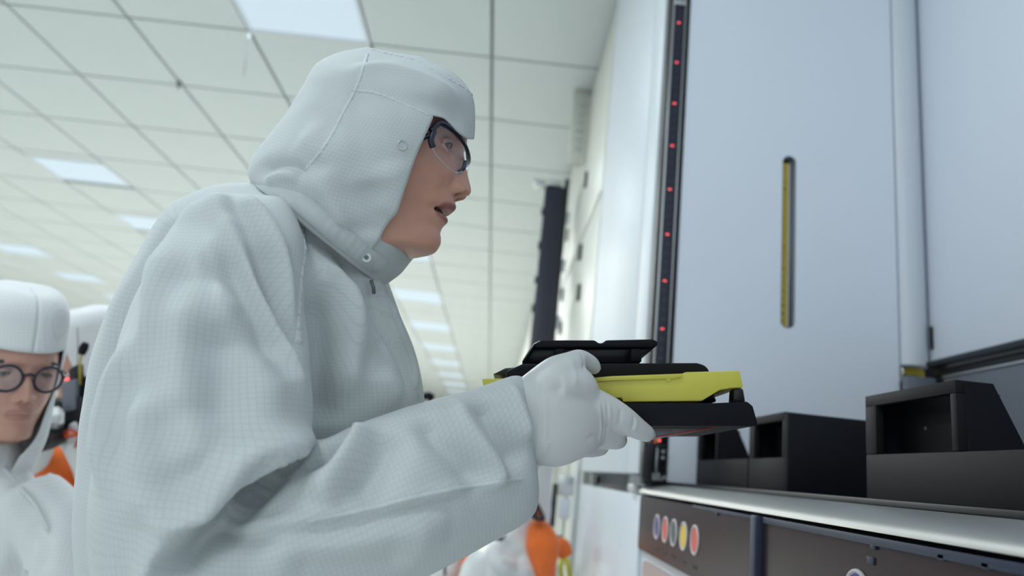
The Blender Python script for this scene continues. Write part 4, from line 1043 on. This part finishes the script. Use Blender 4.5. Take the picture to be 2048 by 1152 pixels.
a, b = gc[0][0], gc[1][0]; tube('bridge', [a+unit(b-a)*.0235+fz*.006, (a+b)/2+fx*.004+fz*.010, b-unit(b-a)*.0235+fz*.006], .0024, 'frame_dark', gl, 8, 14)
MD = 1.45
mt = loft([(-230, 2000, 120, 2000, MD, .15), (-240, 1500, 130, 1500, MD, .16), (-240, 1152, 128, 1152, MD, .16), (-215, 1020, 118, 1040, MD, .15), (-150, 955, 85, 985, MD, .12), (-90, 905, 50, 940, MD-.01, .085), (-75, 860, 35, 890, MD-.02, .075), (-70, 830, 20, 850, MD-.02, .06)], 60, 48, 2.3)
arm = sweep([P(60, 985, MD-.03), P(110, 1060, MD-.06), P(122, 1200, MD-.10), P(120, 1400, MD-.10), P(60, 1560, MD-.28)], [.055, .062, .060, .055, .045], 20, 30)
arm2 = sweep([P(-170, 985, MD+.02), P(-230, 1100, MD), P(-240, 1350, MD-.05), P(-130, 1560, MD-.25)], [.06, .062, .058, .045], 20, 30)
lg, ft = legs(P(-60, 1900, MD), .09)
suit_mesh('coverall', [mt, arm, arm2]+lg, .008, 'suit_far', man, [([(40, 960), (60, 1050), (40, 1140)], .02, -.012), ([(10, 950), (20, 1060), (0, 1150)], .02, .01), ([(75, 1010), (85, 1090), (80, 1150)], .015, -.01)], .008, 1)
shoes(ft, man, -FW)
for q in ((60, 1575, MD-.31), (-120, 1580, MD-.29)):
    hs = [sweep([P(q[0], q[1]-20, q[2]+.02), P(*q), P(q[0], q[1]+40, q[2]-.02)], [.032, .036, .03], 14, 10)]+[sweep([P(q[0]-30+20*i, q[1]+40, q[2]-.02), P(q[0]-30+20*i, q[1]+90, q[2]-.01), P(q[0]-28+20*i, q[1]+115, q[2]+.01)], [.010, .0095, .008], 10, 10) for i in range(4)]+[sweep([P(q[0]+28, q[1]+10, q[2]-.02), P(q[0]+48, q[1]+50, q[2]-.035), P(q[0]+44, q[1]+80, q[2]-.04)], [.012, .011, .009], 10, 10)]
    gv, gf = remesh(hs, .003); obj('glove', smooth_v(gv, edges_of(gf), 3), gf, 'glove', man, True)
strip('shoulder_seam', bvh(*remesh([mt, arm], .01)), [(8, 935), (40, 975), (70, 1010), (95, 1060)], .008, 'seam', man, lift=.002)
disc('snap', P(50, 1146, MD-.168), -FW, .006, .003, 'alu', man, 16)

# camera operator behind him ------------------------------------------------------------------
D3 = 2.15
op = thing('person', 'camera operator in white hood and orange vest behind the man with glasses', 'person', P(110, 1100, D3)*np.array([1, 1, 0]))
of = head_frame(108, 716, D3-.05, -.55*FW-.80*RT-.12*UP, UP*math.cos(.12)+RT*math.sin(.12))
oh = head_mesh('head', of, 1.0, 'skin_man', op, .05, 1.0, .075); eyes(of, oh, 1.0, brow='iris')
local_hood('hood', of, HOODROWS, 'suit_far', op, seed=7)
ot = loft([(30, 1700, 190, 1700, D3, .14), (25, 1400, 195, 1400, D3, .15), (30, 1152, 195, 1152, D3, .15), (35, 980, 195, 980, D3, .14), (60, 890, 180, 885, D3, .11), (95, 835, 160, 830, D3, .07)], 40, 40, 2.2)
oa = sweep([P(60, 920, D3-.06), P(30, 1000, D3-.16), P(60, 930, D3-.28), P(88, 850, D3-.33)], [.055, .055, .045, .036], 18, 26)
ob = sweep([P(175, 915, D3-.03), P(205, 1010, D3-.12), P(180, 930, D3-.26), P(150, 870, D3-.30)], [.05, .055, .045, .036], 18, 26)
lg, ft = legs(P(110, 1640, D3), .09)
suit_mesh('coverall', [ot, oa, ob]+lg, .010, 'suit_far', op, None, .008, 5); shoes(ft, op, -FW)
vest = loft([(62, 1080, 190, 1080, D3-.17, .13), (70, 1000, 182, 1005, D3-.18, .155), (78, 945, 172, 950, D3-.18, .15), (92, 912, 160, 912, D3-.18, .12), (112, 892, 146, 892, D3-.17, .06), (124, 887, 136, 887, D3-.16, .02)], 30, 40, 2.1)
suit_mesh('orange_vest', [vest], .008, 'orange', op, None, .006, 2)
def glove_hand(parent, pts, tips, d, r=.03):
    hs = [sweep([P(*p) for p in pts], [r, r*1.1, r*.9], 14, 12)]
    for t in tips: hs.append(sweep([P(*q) for q in t], [.0115, .011, .009], 10, 12))
    gv, gf = remesh(hs, .0035); return obj('glove', smooth_v(gv, edges_of(gf), 3), gf, 'glove', parent, True)
glove_hand(op, [(72, 862, 1.84), (82, 845, 1.82), (98, 838, 1.80)], [[(90, 824, 1.80), (108, 822, 1.79), (121, 820, 1.80)], [(92, 833, 1.79), (110, 832, 1.78), (122, 831, 1.79)], [(92, 842, 1.79), (108, 842, 1.78), (118, 842, 1.79)], [(90, 850, 1.80), (103, 851, 1.79), (112, 852, 1.80)], [(78, 835, 1.80), (84, 818, 1.79), (94, 810, 1.79)]], 1.8)
glove_hand(op, [(160, 880, 1.86), (152, 868, 1.85), (146, 860, 1.85)], [[(150, 858, 1.85), (140, 850, 1.84), (132, 848, 1.85)], [(150, 864, 1.85), (138, 858, 1.84), (131, 858, 1.85)], [(150, 870, 1.85), (139, 866, 1.84), (132, 867, 1.85)], [(152, 876, 1.85), (142, 873, 1.84), (136, 874, 1.85)], [(156, 866, 1.84), (150, 852, 1.83), (146, 845, 1.83)]], 1.85, .028)
DC = 1.83
vc = thing('video_camera', 'black shoulder video camera with grey transmitter and red cables on its handle', 'video camera', P(120, 880, DC))
def pc(name, pts, d, depth, m, b=.002, parent=None): return prism(name, [P(a, c, d) for a, c in pts], FW*depth, m, parent or vc, b, 2)
pc('body', [(128, 800), (168, 792), (172, 885), (140, 892), (126, 870)], DC, .09, 'black', .004)
pc('transmitter', [(121, 766), (150, 758), (150, 820), (124, 825)], DC-.01, .03, 'grey_panel', .003)
pc('transmitter_light', [(130, 757), (136, 756), (136, 760), (130, 761)], DC-.012, .005, 'led', 0)
pc('upper_mount', [(136, 740), (150, 730), (152, 762), (138, 764)], DC, .04, 'black', .003)
pc('battery', [(150, 765), (170, 752), (170, 850), (154, 855)], DC+.01, .07, 'black_matte', .003)
lensb = tube('lens_barrel', [P(132, 862, DC+.02), P(105, 875, DC-.03), P(70, 882, DC-.09)], [.022, .026, .030], 'black', vc, 18, 14)
tube('lens_hood', [P(74, 880, DC-.085), P(60, 884, DC-.11)], [.030, .034], 'black_matte', vc, 18)
pc('viewfinder', [(86, 800), (118, 802), (124, 818), (90, 815)], DC+.02, .05, 'black', .003)
for (z, c_) in ((0, 'red'), (8, 'orange'), (14, 'red')): tube('cable', [P(120+z, 875, DC-.02), P(140, 860+z, DC-.03), P(158, 872, DC-.02), P(150, 895, DC-.01)], .0028, c_, vc, 8, 16)
pc('red_button', [(146, 848), (154, 846), (154, 853), (146, 855)], DC-.004, .01, 'red', .001)
tube('mic_boom', [P(160, 770, DC+.01), P(160, 730, DC), P(164, 705, DC)], .0028, 'yellow_cable', vc, 8, 14)
tube('microphone', [P(163, 708, DC), P(168, 695, DC), P(172, 686, DC)], [.009, .011, .008], 'black_matte', vc, 12, 10)
tube('antenna', [P(155, 735, DC+.02), P(156, 690, DC+.02), P(155, 655, DC+.02)], .0012, 'grey_panel', vc, 6, 8)

# two crouching people low behind her forearm ------------------------------------------------------------------
def croucher(label, D, cx, ys, hw, headpx, vest_rows, seed, hfwd, foldspec=None):
    t = thing('person', label, 'person', P(cx, ys[0], D)*np.array([1, 1, 0]))
    base = P(cx, ys[0], D); zf = base[2]
    body = loft([(cx-hw*.9, ys[0]+260, cx+hw*.9, ys[0]+260, D, .15), (cx-hw, ys[0]+120, cx+hw, ys[0]+120, D, .15), (cx-hw, ys[0]+50, cx+hw, ys[0]+50, D, .14), (cx-hw*.75, ys[0], cx+hw*.75, ys[0], D, .11), (cx-hw*.35, ys[0]-35, cx+hw*.35, ys[0]-35, D, .07)], 40, 40, 2.2)
    hp = P(cx, ys[0]+270, D); sd = unit(RT*np.array([1, 1, 0])); fw = unit(np.array(hfwd)*np.array([1, 1, 0])); sh = [body]; ft = []
    for s in (-1, 1):
        h = hp+sd*s*.09; h[2] = max(h[2], .38); f = np.array([h[0], h[1], .08])+fw*.10; kn = (h+f)/2+fw*.25+np.array([0, 0, .14]); sh.append(sweep([h, kn, f], [.11, .095, .065], 16, 24)); ft.append(f)
    for s in (-1, 1):
        sp = P(cx+s*hw*.85, ys[0]+35, D); el = sp+np.array([0, 0, -.22])+sd*s*.05+fw*.08; wr_ = el+fw*.2+np.array([0, 0, .06]); sh.append(sweep([sp, el, wr_], [.065, .06, .04], 16, 20))
        hs = [sweep([wr_, wr_+fw*.05, wr_+fw*.09], [.034, .038, .03], 12, 8)]+[sweep([wr_+fw*.08+np.array([0, 0, -.025+.016*i]), wr_+fw*.13+np.array([0, 0, -.03+.016*i]), wr_+fw*.155+np.array([0, 0, -.04+.016*i])], [.010, .010, .008], 10, 8) for i in range(4)]+[sweep([wr_+fw*.03-sd*s*.03, wr_+fw*.07-sd*s*.055, wr_+fw*.10-sd*s*.06], [.012, .011, .009], 10, 8)]
        gv, gf = remesh(hs, .004); obj('glove', smooth_v(gv, edges_of(gf), 3), gf, 'glove', t, True)
    suit_mesh('coverall', sh, .009, 'suit_far', t, foldspec, .026, seed); shoes(ft, t, fw)
    if seed == 11: prism('pocket_slot', [P(985, 1080, 2.56), P(1013, 1072, 2.56), P(1004, 1083, 2.56)], FW*.03, 'black', t, .001, 1)
    if vest_rows: suit_mesh('orange_vest', [loft(vest_rows, 30, 36, 2.1)], .008, 'orange', t, None, .010, seed+1)
    fr = head_frame(headpx[0], headpx[1], D-.02, hfwd, UP*.98+RT*.1)
    h = head_mesh('head', fr, 1.0, 'skin_man', t, .05, 1.0, .075); eyes(fr, h, 1.0, brow='iris'); local_hood('hood', fr, HOODROWS, 'suit_far', t, seed=seed)
    return t
croucher('crouching person in white suit with rounded orange vest right of the forearm', 2.75, 1030, (1085, 0), 66, (1000, 965), [(1080, 1180, 1110, 1180, 2.66, .05), (1062, 1135, 1112, 1135, 2.65, .075), (1050, 1095, 1118, 1095, 2.64, .085), (1052, 1062, 1110, 1062, 2.64, .07), (1064, 1043, 1094, 1043, 2.65, .04), (1072, 1040, 1084, 1040, 2.66, .02)], 11, -.3*FW-.95*RT,
         [([(985, 1090), (1000, 1120), (1035, 1130)], .025, .03), ([(1000, 1080), (1020, 1105), (1050, 1120)], .02, -.03), ([(960, 1075), (968, 1110), (965, 1150)], .02, .02)])
croucher('crouching person in white suit with narrow orange strip below the forearm', 3.2, 890, (1110, 0), 52, (880, 990), [(905, 1230, 945, 1230, 3.06, .06), (918, 1150, 948, 1150, 3.06, .06), (924, 1105, 946, 1105, 3.07, .05), (932, 1080, 944, 1080, 3.08, .03)], 17, -.9*FW-.3*RT)
ct = thing('camera_grip', 'small black camera grip resting on the orange vest shoulder', 'camera', P(1070, 1035, 2.6))
pq = lambda n, pts, d, dep, m: prism(n, [P(a, b, d) for a, b in pts], FW*dep, m, ct, .003, 2)
pq('grip', [(1046, 1028), (1072, 1008), (1080, 1016), (1092, 1040), (1084, 1044), (1070, 1042), (1062, 1034)], 2.56, .05, 'black')
pq('side_plate', [(1070, 1022), (1078, 1020), (1084, 1036), (1075, 1038)], 2.555, .01, 'rust')
pq('lens_mount', [(1040, 1030), (1052, 1024), (1056, 1036), (1044, 1040)], 2.565, .04, 'black_matte')
yl = thing('yellow_handle', 'yellow arched handle beside the clear door edge', 'handle', P(1128, 1200, 3.1)*np.array([1, 1, 0]))
g0 = P(1120, 1200, 3.1); g1 = P(1137, 1200, 3.1)
tube('arch', [np.array([g0[0], g0[1], .02]), g0, P(1121, 1135, 3.1), P(1129, 1117, 3.1), P(1137, 1135, 3.1), g1, np.array([g1[0], g1[1], .02])], .012, 'yellow', yl, 12, 50)
disc('foot', (.5*(g0[0]+g1[0]), g0[1], 0), (0, 0, 1), .06, .02, 'yellow', yl, 24)
bmq = thing('boom_microphone', 'small black microphone tip peeking over the sleeve by the suit front', 'microphone', P(880, 1060, 2.9))
tube('foam', [P(846, 793, 2.5), P(857, 792, 2.5), P(868, 796, 2.5)], [.011, .014, .009], 'black_matte', bmq, 14, 12)
tube('pole', [P(860, 796, 2.5), P(870, 900, 2.6), P(885, 1040, 2.75), P(890, 1150, 2.95)], .006, 'black', bmq, 8, 20)
tag(obj('shoulder_pad', *sweep([P(1112, 1100, 2.9), P(1122, 1092, 2.9), P(1132, 1110, 2.9)], [.03, .035, .03], 12, 10), 'orange', None, True), 'orange pad between the orange vest and clear door', 'pad')
